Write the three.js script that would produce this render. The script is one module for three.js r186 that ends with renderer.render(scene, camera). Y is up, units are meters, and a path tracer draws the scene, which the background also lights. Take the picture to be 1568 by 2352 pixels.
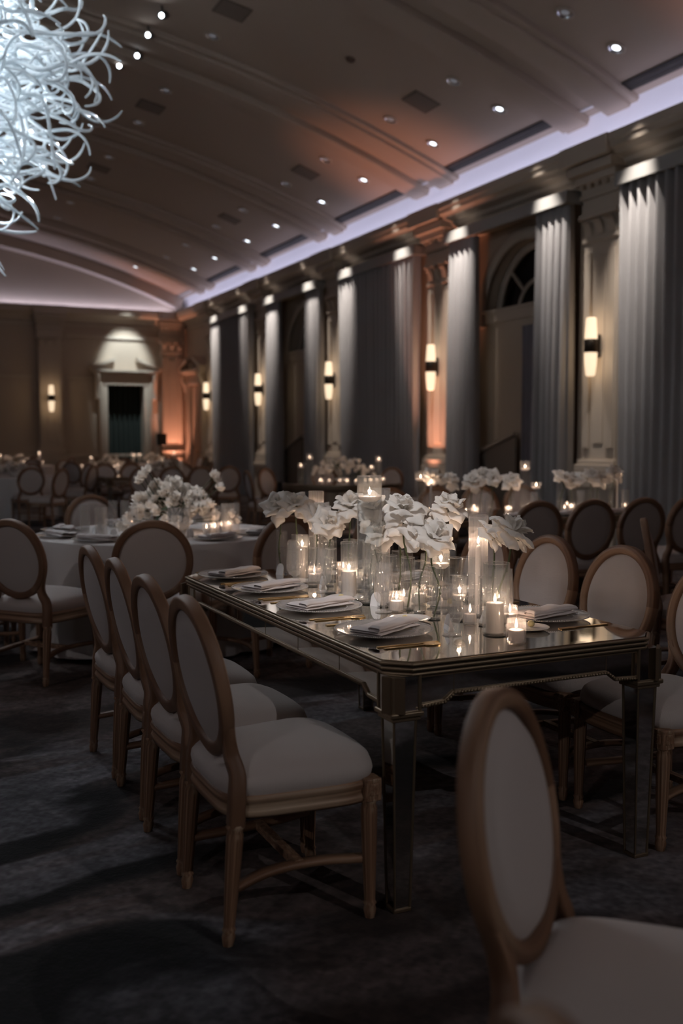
import * as THREE from 'three';
import { mergeGeometries, mergeVertices, toCreasedNormals } from 'three/addons/utils/BufferGeometryUtils.js';
import { RoundedBoxGeometry } from 'three/addons/geometries/RoundedBoxGeometry.js';
import { RectAreaLightUniformsLib } from 'three/addons/lights/RectAreaLightUniformsLib.js';

// ------------------------------------------------------------------ camera, exposure, large lights
RectAreaLightUniformsLib.init();
const scene = new THREE.Scene();
scene.background = new THREE.Color(0x000000);
const renderer = new THREE.WebGLRenderer({ antialias: true });
renderer.toneMapping = THREE.LinearToneMapping;
renderer.toneMappingExposure = 1.0;
renderer.shadowMap.enabled = true;

const camera = new THREE.PerspectiveCamera(54.43, 1568 / 2352, 0.1, 80);
camera.filmGauge = 36;                       // 35 mm lens on a full frame held upright
camera.position.set(0, 1.41, 0);
{
  const yaw = THREE.MathUtils.degToRad(25.36), pitch = THREE.MathUtils.degToRad(4.15);
  camera.lookAt(Math.sin(yaw) * Math.cos(pitch), 1.41 - Math.sin(pitch), -Math.cos(yaw) * Math.cos(pitch));
}
camera.focus = 3.75;
camera.userData.fStop = 2.0;

// the room: x to the window wall, -z down the hall, y up (metres)
const WALL = 8.8, END = -29.6, BACK = 9.0;             // window wall, far wall, wall behind the camera
const VR = 22.25, VY = -14.92;                          // ceiling vault: radius and centre height
const vaultY = (x) => VY + Math.sqrt(VR * VR - x * x);
const PIL = [0, 1, 2, 3, 4].map((k) => -10.45 - 4.1 * k); // pilasters on the window wall
const BAY = [0, 1, 2, 3, 4].map((k) => -8.4 - 4.1 * k);   // window bays between them

const V = (x, y, z) => new THREE.Vector3(x, y, z);
// colours of the light sources
const COVE = new THREE.Color(0.70, 0.71, 1.0), COOL = new THREE.Color(0.86, 0.93, 1.0), PEACH = new THREE.Color(1.0, 0.41, 0.26);
const WARM = new THREE.Color(1.0, 0.72, 0.42), FLAME = new THREE.Color(1.0, 0.69, 0.49), NEUTRAL = new THREE.Color(1.0, 0.93, 0.86);

function spot(pos, aim, color, intensity, deg, pen = 0.5, soft = 2) {
  const l = new THREE.SpotLight(color, intensity, 0, THREE.MathUtils.degToRad(deg), pen, 2);
  l.position.set(...pos); l.target.position.set(...aim); l.castShadow = true; l.shadow.radius = soft;
  scene.add(l); scene.add(l.target);
  return l;
}
function point(pos, color, intensity, soft = 0.5) {
  const l = new THREE.PointLight(color, intensity, 0, 2);
  l.position.set(...pos); l.castShadow = true; l.shadow.radius = soft; scene.add(l);
  return l;
}
// cove strips: long soft lines of lavender light standing on the cornice ledges
function coveLight(x, z, len, along, out, level = 12.5) {           // out: towards the wall
  const l = new THREE.RectAreaLight(COVE, level, len, 0.06);
  l.position.set(x, 5.12, z);
  if (along === 'x') l.lookAt(x, 6.12, z + out * 0.35);
  else { const n = V(-0.35 * out, -1, 0).normalize(), u = V(0, 0, 1); l.quaternion.setFromRotationMatrix(new THREE.Matrix4().makeBasis(u, V(0, 0, 0).crossVectors(n, u), n)); }
  scene.add(l);
}
coveLight(8.67, -11.3, 35.6, 'z', 1);
coveLight(-8.67, -11.3, 35.6, 'z', -1);
coveLight(0, END + 0.13, 16.8, 'x', -1, 24);

// ------------------------------------------------------------------ helpers
function rng(seed) { let s = seed | 0; return () => { s = (s + 0x6d2b79f5) | 0; let t = Math.imul(s ^ (s >>> 15), 1 | s); t = (t + Math.imul(t ^ (t >>> 7), 61 | t)) ^ t; return ((t ^ (t >>> 14)) >>> 0) / 4294967296; }; }
const lerp = THREE.MathUtils.lerp, clamp = THREE.MathUtils.clamp, TAU = Math.PI * 2;
const sstep = (a, b, x) => { const t = clamp((x - a) / (b - a), 0, 1); return t * t * (3 - 2 * t); };
const counts = new Map();
function numbered(name) { const n = counts.get(name) ?? 0; counts.set(name, n + 1); return n ? name + '_' + String(n).padStart(3, '0') : name; }
function shade(o) { o.castShadow = true; o.receiveShadow = true; return o; }
function part(name, geo, mat, parent) { const m = shade(new THREE.Mesh(geo, mat)); m.name = name; parent.add(m); return m; }
function tag(o, label, category, group) { o.userData.label = label; o.userData.category = category; if (group) o.userData.group = group; return o; }
function thing(name, label, category, pos = [0, 0, 0], turn = 0, group) {
  const g = new THREE.Group(); g.name = numbered(name); g.position.set(...pos); g.rotation.y = turn; scene.add(g);
  return tag(g, label, category, group);
}
function single(name, geo, mat, label, category, pos = [0, 0, 0], turn = 0, group) {
  const m = shade(new THREE.Mesh(geo, mat)); m.name = numbered(name); m.position.set(...pos); m.rotation.y = turn; scene.add(m);
  return tag(m, label, category, group);
}
function struct(name, geo, mat, label, category = 'wall') {
  const m = geo ? shade(new THREE.Mesh(geo, mat)) : new THREE.Group(); m.name = name; m.userData.kind = 'structure'; scene.add(m);
  return tag(m, label, category);
}
function copy(o, label, pos, turn, group) {
  const c = o.clone(); c.name = numbered(o.name.replace(/_\d{3}$/, '')); c.userData = { ...o.userData }; scene.add(c);
  if (pos) c.position.set(...pos); if (turn !== undefined) c.rotation.y = turn;
  if (label) c.userData.label = label; if (group) c.userData.group = group;
  return c;
}
const nth = ['first', 'second', 'third', 'fourth', 'fifth', 'sixth', 'seventh', 'eighth', 'ninth', 'tenth', 'eleventh', 'twelfth'];
const cache = new Map();
const memo = (key, make) => { if (!cache.has(key)) cache.set(key, make()); return cache.get(key); };
function clean(g) { const o = g.index ? g.toNonIndexed() : g; for (const k of Object.keys(o.attributes)) if (!['position', 'normal', 'uv'].includes(k)) o.deleteAttribute(k); if (!o.attributes.uv) o.setAttribute('uv', new THREE.BufferAttribute(new Float32Array(o.attributes.position.count * 2), 2)); return o; }
const merge = (list) => mergeGeometries(list.map(clean), false);
function box(x0, y0, z0, x1, y1, z1) { return new THREE.BoxGeometry(Math.abs(x1 - x0), Math.abs(y1 - y0), Math.abs(z1 - z0)).translate((x0 + x1) / 2, (y0 + y1) / 2, (z0 + z1) / 2); }
function rbox(w, h, d, r = 0.004, seg = 2) { return new RoundedBoxGeometry(w, h, d, seg, r); }
function grid(nu, nv, f, closeU = false) {                     // parametric surface, u and v in 0..1
  const pos = [], uv = [], idx = [];
  for (let j = 0; j <= nv; j++) for (let i = 0; i <= nu; i++) { const p = f(i / nu, j / nv); pos.push(p.x, p.y, p.z); uv.push(p.u ?? i / nu, p.v ?? j / nv); }
  for (let j = 0; j < nv; j++) for (let i = 0; i < nu; i++) { const a = j * (nu + 1) + i, b = a + 1, c = a + nu + 1, d = c + 1; idx.push(a, b, d, a, d, c); }
  const g = new THREE.BufferGeometry();
  g.setAttribute('position', new THREE.Float32BufferAttribute(pos, 3)); g.setAttribute('uv', new THREE.Float32BufferAttribute(uv, 2)); g.setIndex(idx); g.computeVertexNormals();
  if (closeU) {                                                // equal normals along the seam
    const n = g.attributes.normal;
    for (let j = 0; j <= nv; j++) { const a = j * (nu + 1), b = a + nu, v = V(n.getX(a) + n.getX(b), n.getY(a) + n.getY(b), n.getZ(a) + n.getZ(b)).normalize(); n.setXYZ(a, v.x, v.y, v.z); n.setXYZ(b, v.x, v.y, v.z); }
  }
  return g;
}
// a section (closed list of [a, b]) carried along a path of points; normal0 is the direction of a at the start
function sweep(section, pts, side, closed = false, scale = () => 1) {
  const n = pts.length, m = section.length, fr = [];
  for (let i = 0; i < n; i++) {
    const p = pts[i], q = pts[closed ? (i + 1) % n : Math.min(i + 1, n - 1)], o = pts[closed ? (i - 1 + n) % n : Math.max(i - 1, 0)];
    const t = q.clone().sub(o).normalize(), b = (typeof side === 'function' ? side(i, t) : side.clone()), a = V(0, 0, 0).crossVectors(t, b).normalize(); b.crossVectors(a, t).normalize();
    fr.push([p, a, b]);
  }
  let len = [0]; for (let i = 1; i <= n; i++) len[i] = len[i - 1] + pts[i % n].distanceTo(pts[i - 1]);
  const N = closed ? n : n - 1;
  const g = grid(m, N, (u, v) => {
    const i = Math.round(v * N), k = Math.round(u * m) % m, [p, a, b] = fr[i % n], s = scale(i / N);
    const r = p.clone().addScaledVector(a, section[k][0] * s).addScaledVector(b, section[k][1] * s);
    r.u = u * 0.1; r.v = len[i]; return r;
  }, true);
  if (closed) { const nn = g.attributes.normal; for (let k = 0; k <= m; k++) { const a = k, b = N * (m + 1) + k, v = V(nn.getX(a) + nn.getX(b), nn.getY(a) + nn.getY(b), nn.getZ(a) + nn.getZ(b)).normalize(); nn.setXYZ(a, v.x, v.y, v.z); nn.setXYZ(b, v.x, v.y, v.z); } return clean(g); }
  const caps = [];
  for (const [i, flip] of [[0, true], [n - 1, false]]) {
    const [p, a, b] = fr[i], s = scale(i / N), ring = section.map(([x, y]) => p.clone().addScaledVector(a, x * s).addScaledVector(b, y * s)), c = ring.reduce((q, r) => q.add(r), V(0, 0, 0)).divideScalar(m), pos = [];
    for (let k = 0; k < m; k++) { const r0 = ring[k], r1 = ring[(k + 1) % m]; for (const q of flip ? [c, r1, r0] : [c, r0, r1]) pos.push(q.x, q.y, q.z); }
    const cg = new THREE.BufferGeometry(); cg.setAttribute('position', new THREE.Float32BufferAttribute(pos, 3)); cg.computeVertexNormals(); caps.push(cg);
  }
  return merge([g, ...caps]);
}
const circle = (r, n = 8) => Array.from({ length: n }, (_, i) => [r * Math.cos(i / n * TAU), r * Math.sin(i / n * TAU)]);
const rect = (w, h) => [[-w / 2, -h / 2], [w / 2, -h / 2], [w / 2, h / 2], [-w / 2, h / 2]];
function tube(pts, r, n = 8, scale) { const up = Math.abs(pts[1].clone().sub(pts[0]).normalize().y) > 0.9 ? V(1, 0, 0) : V(0, 1, 0); let last = up; return sweep(circle(r, n), pts, (i, t) => { const b = last.clone().addScaledVector(t, -last.dot(t)).normalize(); last = b; return b.clone(); }, false, scale); }
function bar(a, b, w, h, up = V(0, 1, 0)) { return sweep(rect(w, h), [a, b], up); }
const lathe = (pts, n = 32) => new THREE.LatheGeometry(pts.map(([r, y]) => new THREE.Vector2(r, y)), n);
// lathe whose radius is fluted: k(theta, r, y) -> radius factor
function fluted(pts, seg, k) { return grid(seg, pts.length - 1, (u, v) => { const [r, y] = pts[Math.round(v * (pts.length - 1))], t = -u * TAU, q = r * k(t, r, y); return V(q * Math.cos(t), y, q * Math.sin(t)); }, true); }
function outline(pts) { const s = new THREE.Shape(); pts.forEach(([x, y], i) => (i ? s.lineTo(x, y) : s.moveTo(x, y))); s.closePath(); return s; }
function extrude(shape, depth, bevel = 0, curve = 8) { return new THREE.ExtrudeGeometry(shape, { depth, bevelEnabled: bevel > 0, bevelSize: bevel, bevelThickness: bevel, bevelSegments: 2, curveSegments: curve }); }
// profile in (out from the wall, height) carried along x; used for mouldings. Returns geometry running from 0 to len on x, out along +z
function moulding(profile, len) { return new THREE.ExtrudeGeometry(outline(profile), { depth: len, bevelEnabled: false, curveSegments: 6 }).rotateY(Math.PI / 2).applyMatrix4(new THREE.Matrix4().makeScale(1, 1, -1)); }

// ------------------------------------------------------------------ noise and textures
const hash = (x, y, s) => { let h = Math.imul(x | 0, 374761393) ^ Math.imul(y | 0, 668265263) ^ Math.imul(s | 0, 1274126177); h = Math.imul(h ^ (h >>> 13), 1274126177); return ((h ^ (h >>> 16)) >>> 0) / 4294967296; };
function vnoise(x, y, px, py, s) { const x0 = Math.floor(x), y0 = Math.floor(y), fx = x - x0, fy = y - y0, u = fx * fx * (3 - 2 * fx), v = fy * fy * (3 - 2 * fy), m = (a, n) => ((a % n) + n) % n; const h = (i, j) => hash(m(i, px), m(j, py), s); return lerp(lerp(h(x0, y0), h(x0 + 1, y0), u), lerp(h(x0, y0 + 1), h(x0 + 1, y0 + 1), u), v); }
function fbm(u, v, fx, fy, oct, s) { let a = 0, w = 0.5, t = 0; for (let o = 0; o < oct; o++) { a += w * vnoise(u * fx, v * fy, fx, fy, s + o); t += w; w *= 0.5; fx *= 2; fy *= 2; } return a / t; }
function texture(w, h, f, srgb = false) {
  const d = new Uint8Array(w * h * 4);
  for (let y = 0; y < h; y++) for (let x = 0; x < w; x++) { const c = f(x / w, y / h), o = (y * w + x) * 4; for (let k = 0; k < 3; k++) d[o + k] = clamp(Math.round((Array.isArray(c) ? c[k] : c) * 255), 0, 255); d[o + 3] = 255; }
  const t = new THREE.DataTexture(d, w, h); t.wrapS = t.wrapT = THREE.RepeatWrapping; t.magFilter = THREE.LinearFilter; if (srgb) t.colorSpace = THREE.SRGBColorSpace; t.needsUpdate = true; return t;
}
const rep = (t, x, y) => { const c = t.clone(); c.repeat.set(x, y); c.needsUpdate = true; return c; };
const mix3 = (a, b, t) => [lerp(a[0], b[0], t), lerp(a[1], b[1], t), lerp(a[2], b[2], t)];
// carpet: smoky abstract weave of charcoal, slate and taupe (sRGB values)
const carpetTex = texture(1024, 1024, (u, v) => {
  const warp = fbm(u, v, 4, 4, 3, 11) * 0.25, a = fbm(u + warp * 0.3, v + warp, 3, 8, 5, 21), b = fbm(u, v + warp, 5, 14, 5, 31), c = fbm(u, v, 4, 5, 4, 41), f = fbm(u, v, 256, 256, 2, 51), g = fbm(u, v, 40, 110, 3, 61);
  let col = mix3([0.36, 0.31, 0.30], [0.09, 0.083, 0.09], sstep(0.40, 0.53, a));
  col = mix3(col, [0.51, 0.50, 0.525], sstep(0.50, 0.62, b) * 0.75);
  col = mix3(col, [0.30, 0.225, 0.20], sstep(0.5, 0.68, c) * 0.55);
  const k = 0.9 * (0.72 + 0.56 * f) * (0.8 + 0.4 * g); return col.map((q) => q * k);
}, true);
const carpetBump = texture(512, 512, (u, v) => 0.5 * fbm(u, v, 128, 128, 2, 71) + 0.5 * fbm(u, v, 40, 40, 2, 72));
const woodTex = texture(256, 512, (u, v) => {
  const g = fbm(u, v, 24, 3, 4, 81), h = fbm(u, v, 70, 6, 3, 82), w = fbm(u, v, 4, 4, 3, 83);
  let c = mix3([0.64, 0.505, 0.405], [0.465, 0.335, 0.25], sstep(0.3, 0.7, g));
  c = mix3(c, [0.72, 0.65, 0.56], sstep(0.55, 0.8, w) * 0.6); const k = 0.86 + 0.26 * h; return c.map((q) => q * k);
}, true);
const linenTex = texture(256, 256, (u, v) => { const a = fbm(u, v, 8, 128, 2, 91), b = fbm(u, v, 128, 8, 2, 92); return 0.5 * a + 0.5 * b; });
const plasterTex = texture(256, 256, (u, v) => fbm(u, v, 24, 24, 4, 95));
const antiqueTex = texture(512, 512, (u, v) => { const a = fbm(u, v, 12, 12, 5, 97), b = fbm(u, v, 60, 60, 3, 98); return 0.10 + 0.5 * sstep(0.58, 0.8, a) * b + 0.05 * b; });

// ------------------------------------------------------------------ materials
const S = (o) => new THREE.MeshStandardMaterial(o), P = (o) => new THREE.MeshPhysicalMaterial(o);
const lin = (r, g, b) => new THREE.Color().setRGB(r, g, b);
const M = {
  wall: S({ color: lin(0.42, 0.335, 0.26), roughness: 0.75, bumpMap: rep(plasterTex, 1, 1), bumpScale: 0.002 }),
  trim: S({ color: lin(0.46, 0.38, 0.305), roughness: 0.6 }),
  ceiling: S({ color: lin(0.41, 0.32, 0.255), roughness: 0.85 }),
  carpet: S({ map: carpetTex, bumpMap: rep(carpetBump, 5, 5), bumpScale: 0.004, roughness: 1 }),
  wood: S({ map: woodTex, color: lin(0.95, 0.95, 0.95), roughness: 0.55 }),
  linen: P({ color: lin(0.52, 0.455, 0.425), roughness: 0.95, sheen: 0.3, sheenColor: lin(0.6, 0.6, 0.6), bumpMap: rep(linenTex, 5, 5), bumpScale: 0.0006 }),
  cloth: P({ color: lin(0.62, 0.575, 0.555), roughness: 0.8, sheen: 0.25, sheenColor: lin(0.7, 0.7, 0.7) }),
  napkin: S({ color: lin(0.74, 0.68, 0.665), roughness: 0.85, bumpMap: rep(linenTex, 3, 3), bumpScale: 0.0006 }),
  curtain: P({ color: lin(0.33, 0.31, 0.305), roughness: 0.6, sheen: 0.4, sheenColor: lin(0.5, 0.5, 0.55), side: THREE.DoubleSide }),
  drape: P({ color: lin(0.17, 0.15, 0.17), roughness: 0.7, side: THREE.DoubleSide }),
  pelmet: S({ color: lin(0.30, 0.285, 0.27), roughness: 0.5 }),
  black: S({ color: lin(0.012, 0.012, 0.012), roughness: 0.5 }),
  dark: S({ color: lin(0.035, 0.028, 0.024), roughness: 0.8 }),
  bronze: S({ color: lin(0.05, 0.038, 0.028), roughness: 0.4, metalness: 0.8 }),
  night: S({ color: lin(0.010, 0.008, 0.009), roughness: 0.9 }),
  pane: P({ color: lin(1, 1, 1), transmission: 1, thickness: 0, roughness: 0.02, ior: 1.5 }),
  mirror: S({ color: lin(0.72, 0.70, 0.66), metalness: 1, roughness: 0.3, roughnessMap: rep(antiqueTex, 1, 1) }),
  gilt: S({ color: lin(0.30, 0.225, 0.15), metalness: 0.85, roughness: 0.42 }),
  giltDark: S({ color: lin(0.16, 0.11, 0.07), metalness: 0.6, roughness: 0.5 }),
  gold: S({ color: lin(0.78, 0.54, 0.26), metalness: 1, roughness: 0.22 }),
  glass: P({ color: lin(0.95, 0.96, 0.96), transmission: 0.972, thickness: 0, roughness: 0.012, ior: 1.62 }),
  glassSolid: P({ color: lin(0.98, 0.99, 0.99), transmission: 1, thickness: 0.01, roughness: 0, ior: 1.5 }),
  ribbed: P({ color: lin(0.9, 0.89, 0.88), transmission: 0.84, thickness: 0, roughness: 0.05, ior: 1.7 }),
  water: P({ color: lin(0.95, 0.96, 0.96), transmission: 0.97, thickness: 0, roughness: 0, ior: 1.33 }),
  charger: P({ color: lin(0.78, 0.75, 0.73), transmission: 0.6, thickness: 0, roughness: 0.12, ior: 1.5 }),
  china: P({ color: lin(0.72, 0.70, 0.68), roughness: 0.12, clearcoat: 0.5 }),
  butter: S({ color: lin(0.80, 0.66, 0.32), roughness: 0.4 }),
  wax: P({ color: lin(0.82, 0.77, 0.73), roughness: 0.35, transmission: 0.22, thickness: 0 }),
  wick: S({ color: lin(0.02, 0.015, 0.01), roughness: 1 }),
  flame: S({ color: lin(0.2, 0.1, 0.05), emissive: FLAME, emissiveIntensity: 9, roughness: 1 }),
  card: S({ color: lin(0.80, 0.79, 0.79), roughness: 0.8 }),
  petal: P({ color: lin(0.89, 0.85, 0.80), roughness: 0.65, transmission: 0.2, thickness: 0, side: THREE.DoubleSide }),
  stem: S({ color: lin(0.035, 0.05, 0.015), roughness: 0.6 }),
  leaf: S({ color: lin(0.03, 0.05, 0.02), roughness: 0.55, side: THREE.DoubleSide }),
  sconce: P({ color: lin(0.7, 0.62, 0.5), emissive: lin(1.0, 0.75, 0.50), emissiveIntensity: 1.05, roughness: 0.4 }),
  lampCool: S({ color: lin(0.3, 0.3, 0.3), emissive: COOL, emissiveIntensity: 4, roughness: 1 }),
  lampDim: S({ color: lin(0.3, 0.3, 0.3), emissive: lin(0.8, 0.82, 0.95), emissiveIntensity: 0.10, roughness: 0.6 }),
  lampPin: S({ color: lin(0.3, 0.3, 0.3), emissive: COOL, emissiveIntensity: 12, roughness: 1 }),
  lampPeach: S({ color: lin(0.3, 0.2, 0.15), emissive: PEACH, emissiveIntensity: 2, roughness: 1 }),
  lining: S({ color: lin(0.74, 0.72, 0.72), roughness: 0.8 }),  // whiter than wall and ceiling so the lit cove band comes out brighter
  coveLed: S({ color: lin(0.3, 0.3, 0.3), emissive: COVE, emissiveIntensity: 1.5, roughness: 1 }),
  reflector: S({ color: lin(0.75, 0.76, 0.8), metalness: 1, roughness: 0.3 }),
  artGlass: P({ color: lin(0.86, 0.90, 0.92), roughness: 0.12, transmission: 0.42, thickness: 0, ior: 1.5 }),
};

// ------------------------------------------------------------------ the hall: floor, walls, vault
{
  const g = new THREE.BoxGeometry(20.5, 0.2, BACK - END + 2).translate(0.3, -0.1, (BACK + END) / 2);
  const p = g.attributes.position, uv = g.attributes.uv;
  for (let i = 0; i < p.count; i++) uv.setXY(i, p.getX(i) / 5.2, p.getZ(i) / 5.2);
  struct('floor', g, M.carpet, 'dark smoky patterned carpet over the whole hall floor', 'floor');
}
{
  // vaulted ceiling, thick, from wall to wall
  const s = new THREE.Shape(), N = 48, xe = 9.3;
  for (let i = 0; i <= N; i++) { const x = lerp(-xe, xe, i / N); i ? s.lineTo(x, vaultY(x)) : s.moveTo(x, vaultY(x)); }
  s.lineTo(xe, 8); s.lineTo(-xe, 8); s.closePath();
  const g = new THREE.ExtrudeGeometry(s, { depth: BACK - END + 1, bevelEnabled: false }); g.translate(0, 0, END - 0.5);
  const ceil = struct('ceiling', toCreasedNormals(g, 0.4), M.ceiling, 'shallow barrel vaulted plaster ceiling with cross ribs', 'ceiling');
  // pairs of raised bands over every pilaster and a broader one at the far wall
  const bandGeo = (w, d) => { const q = new THREE.Shape(), X = 8.62; for (let i = 0; i <= 40; i++) { const x = lerp(-X, X, i / 40), k = (VR + 0.02) / VR; i ? q.lineTo(x * k, VY + (vaultY(x) - VY) * k) : q.moveTo(x * k, VY + (vaultY(x) - VY) * k); } for (let i = 40; i >= 0; i--) { const x = lerp(-X, X, i / 40), k = (VR - d) / VR; q.lineTo(x * k, VY + (vaultY(x) - VY) * k); } q.closePath(); return toCreasedNormals(extrude(q, w, 0.012), 0.5); };
  const band = bandGeo(0.4, 0.09), inner = bandGeo(0.1, 0.05), far = bandGeo(0.42, 0.3);
  for (const z of [...PIL, -6.35, -2.25, 1.85, 5.95]) for (const dz of [-0.6, 0.2]) { part('rib_band', band, M.ceiling, ceil).position.z = z + dz; part('rib_fillet', inner, M.ceiling, ceil).position.z = z + dz + (dz < 0 ? -0.12 : 0.42); }
  part('rib_band', far, M.ceiling, ceil).position.z = END + 0.02;
}
// window wall: piers, headers and, in the two bays with open curtains, a shallow niche with an arched window
const OPEN = [1, 3];
{
  const w = struct('wall_right', null, null, 'long beige window wall with pilasters and curtained bays', 'wall');
  const solid = [], X0 = WALL, X1 = 9.6;
  let z = BACK;
  for (const k of OPEN) { solid.push(box(X0, 0, z, X1, 5.95, BAY[k] + 1.5)); solid.push(box(X0, 4.66, BAY[k] + 1.5, X1, 5.95, BAY[k] - 1.5)); z = BAY[k] - 1.5; }
  solid.push(box(X0, 0, z, X1, 5.95, END - 0.5));
  part('wall_face', merge(solid), M.wall, w);
  OPEN.forEach((k, n) => {
    const zc = BAY[k], s = outline([[-1.5, 0], [1.5, 0], [1.5, 4.66], [-1.5, 4.66]]), h = new THREE.Path();
    h.moveTo(-1.05, 3.3); h.lineTo(-1.05, 3.36); h.absarc(0, 3.36, 1.05, Math.PI, 0, true); h.lineTo(1.05, 3.3); h.closePath(); s.holes.push(h);
    const g = new THREE.ExtrudeGeometry(s, { depth: 0.3, bevelEnabled: false, curveSegments: 24 }).rotateY(-Math.PI / 2).translate(9.26, 0, zc);
    part('niche_panel', toCreasedNormals(g, 0.5), M.wall, w);
    part('niche_back', box(9.45, 0, zc - 1.5, 9.6, 4.66, zc + 1.5), M.night, w);
    // archivolt
    const ap = []; ap.push(V(0, 3.2, -1.12)); for (let i = 0; i <= 24; i++) { const t = Math.PI * i / 24; ap.push(V(0, 3.36 + 1.12 * Math.sin(t), -1.12 * Math.cos(t))); } ap.push(V(0, 3.2, 1.12));
    part('archivolt', sweep([[-0.09, -0.03], [0.09, -0.03], [0.09, 0.03], [0.03, 0.05], [-0.03, 0.05], [-0.09, 0.03]], ap, V(-1, 0, 0)), M.trim, w).position.set(8.95, 0, zc);
    // the window itself
    const win = struct('window_' + (n + 1), null, null, n ? 'dim arched window deep in the hall between parted curtains' : 'arched fanlight window behind the near parted grey curtains', 'window');
    win.position.set(9.2, 0, zc);
    const arc = (r, a0, a1, m = 18) => Array.from({ length: m + 1 }, (_, i) => V(0, 3.36 + r * Math.sin(lerp(a0, a1, i / m)), r * Math.cos(lerp(a0, a1, i / m))));
    part('window_frame', merge([sweep(rect(0.1, 0.08), arc(1.0, 0, Math.PI), V(-1, 0, 0))]), M.trim, win);
    part('muntin', sweep(rect(0.05, 0.05), arc(0.47, 0, Math.PI), V(-1, 0, 0)), M.trim, win);
    for (const a of [0.25, 0.5, 0.75]) part('muntin', bar(V(0, 3.36 + 0.47 * Math.sin(a * Math.PI), 0.47 * Math.cos(a * Math.PI)), V(0, 3.36 + 0.98 * Math.sin(a * Math.PI), 0.98 * Math.cos(a * Math.PI)), 0.04, 0.05, V(-1, 0, 0)), M.trim, win);
    part('transom', merge([box(-0.27, 3.24, -1.18, 0.05, 3.40, 1.18), box(-0.22, 3.12, -1.1, 0.05, 3.24, 1.1), box(-0.30, 3.40, -1.22, 0.05, 3.44, 1.22)]), M.trim, win);
    const fan = new THREE.Shape(); fan.moveTo(-0.96, 3.36); fan.absarc(0, 3.36, 0.96, Math.PI, 0, true); fan.closePath();
    part('pane', new THREE.ShapeGeometry(fan, 24).rotateY(-Math.PI / 2), M.pane, win);
  });
}
// far wall with doorway, side walls out of view
const wallFar = struct('wall_far', null, null, 'far end wall of the hall with pedimented doorway', 'wall');
{
  const s = outline([[-9.4, 0], [9.4, 0], [9.4, 7.5], [-9.4, 7.5]]), h = new THREE.Path([[6.39, 0.001], [7.47, 0.001], [7.47, 3.02], [6.39, 3.02]].map(([x, y]) => new THREE.Vector2(x, y))); s.holes.push(h);
  part('wall_face', extrude(s, 0.45).translate(0, 0, END - 0.45), M.wall, wallFar);
  // panel mouldings that can be made out in the photograph
  const rail = (x0, x1, y, hgt, out) => part('wall_moulding', box(x0, y, END, x1, y + hgt, END + out), M.trim, wallFar);
  rail(-8.8, 8.8, 4.68, 0.08, 0.05); rail(-8.8, 4.28, 3.18, 0.06, 0.03); rail(5.24, 6.0, 3.18, 0.06, 0.03);
  rail(-8.8, 8.8, 0.92, 0.08, 0.05); rail(5.24, 8.0, 4.36, 0.10, 0.06);
}
struct('wall_left', box(-WALL, 0, BACK, -9.4, 5.95, END - 0.5), M.wall, 'plain beige wall on the left side of the hall', 'wall');
struct('wall_back', box(-9.4, 0, BACK, 9.6, 7.5, BACK + 0.4), M.wall, 'plain beige wall behind the viewer', 'wall');

// cornice ledges with hidden light strips
const CORN = [[0, 4.80], [0.04, 4.80], [0.06, 4.85], [0.13, 4.88], [0.15, 4.93], [0.29, 4.96], [0.33, 5.0], [0.39, 5.02], [0.40, 5.08], [0.42, 5.10], [0.42, 5.20], [0.38, 5.20], [0.38, 5.08], [0, 5.08]];
{
  const side = (sgn) => new THREE.ExtrudeGeometry(outline(CORN.map(([o, y]) => [sgn * (WALL - o), y])), { depth: BACK - END, bevelEnabled: false }).translate(0, 0, END);
  const led = box(-0.03, 5.08, END + 0.45, 0.03, 5.1, BACK - 0.5);
  const t1 = struct('trim_1', side(1), M.trim, 'stepped cornice ledge along the window wall', 'cornice'); part('led_strip', led, M.coveLed, t1).position.x = 8.67;
  const t2 = struct('trim_2', side(-1), M.trim, 'stepped cornice ledge along the left wall', 'cornice'); part('led_strip', led, M.coveLed, t2).position.x = -8.67;
  const t3 = struct('trim_3', new THREE.ExtrudeGeometry(outline(CORN.map(([o, y]) => [o, y])), { depth: 2 * WALL, bevelEnabled: false }).rotateY(-Math.PI / 2).translate(WALL, 0, END), M.trim, 'stepped cornice ledge along the far wall', 'cornice');
  part('led_strip', box(-8.4, 5.08, END + 0.10, 8.4, 5.1, END + 0.16), M.coveLed, t3);
}
// concave lining added in the coves, painted white to brighten the light strip
{
  const pr = [[0, 5.16]]; for (let i = 0; i <= 8; i++) { const t = i / 8 * Math.PI / 2; pr.push([0.02 + 0.33 * (1 - Math.cos(t)), 5.22 + 0.43 * Math.sin(t)]); } pr.push([0.35, 5.75], [-0.1, 5.75], [-0.1, 5.16]);
  const side = (sgn) => toCreasedNormals(new THREE.ExtrudeGeometry(outline(pr.map(([o, y]) => [sgn * (WALL - o), y])), { depth: BACK - END, bevelEnabled: false }).translate(0, 0, END), 0.6);
  struct('trim_13', side(1), M.lining, 'added concave cove lining whitened to brighten the light strip, window wall', 'cove');
  struct('trim_14', side(-1), M.lining, 'added concave cove lining whitened to brighten the light strip, left wall', 'cove');
}
// frieze line under the window wall cornice
struct('trim_4', merge([box(WALL - 0.03, 4.70, BACK, WALL, 4.76, END)]), M.trim, 'thin frieze moulding above the curtain pelmets', 'moulding');

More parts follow.
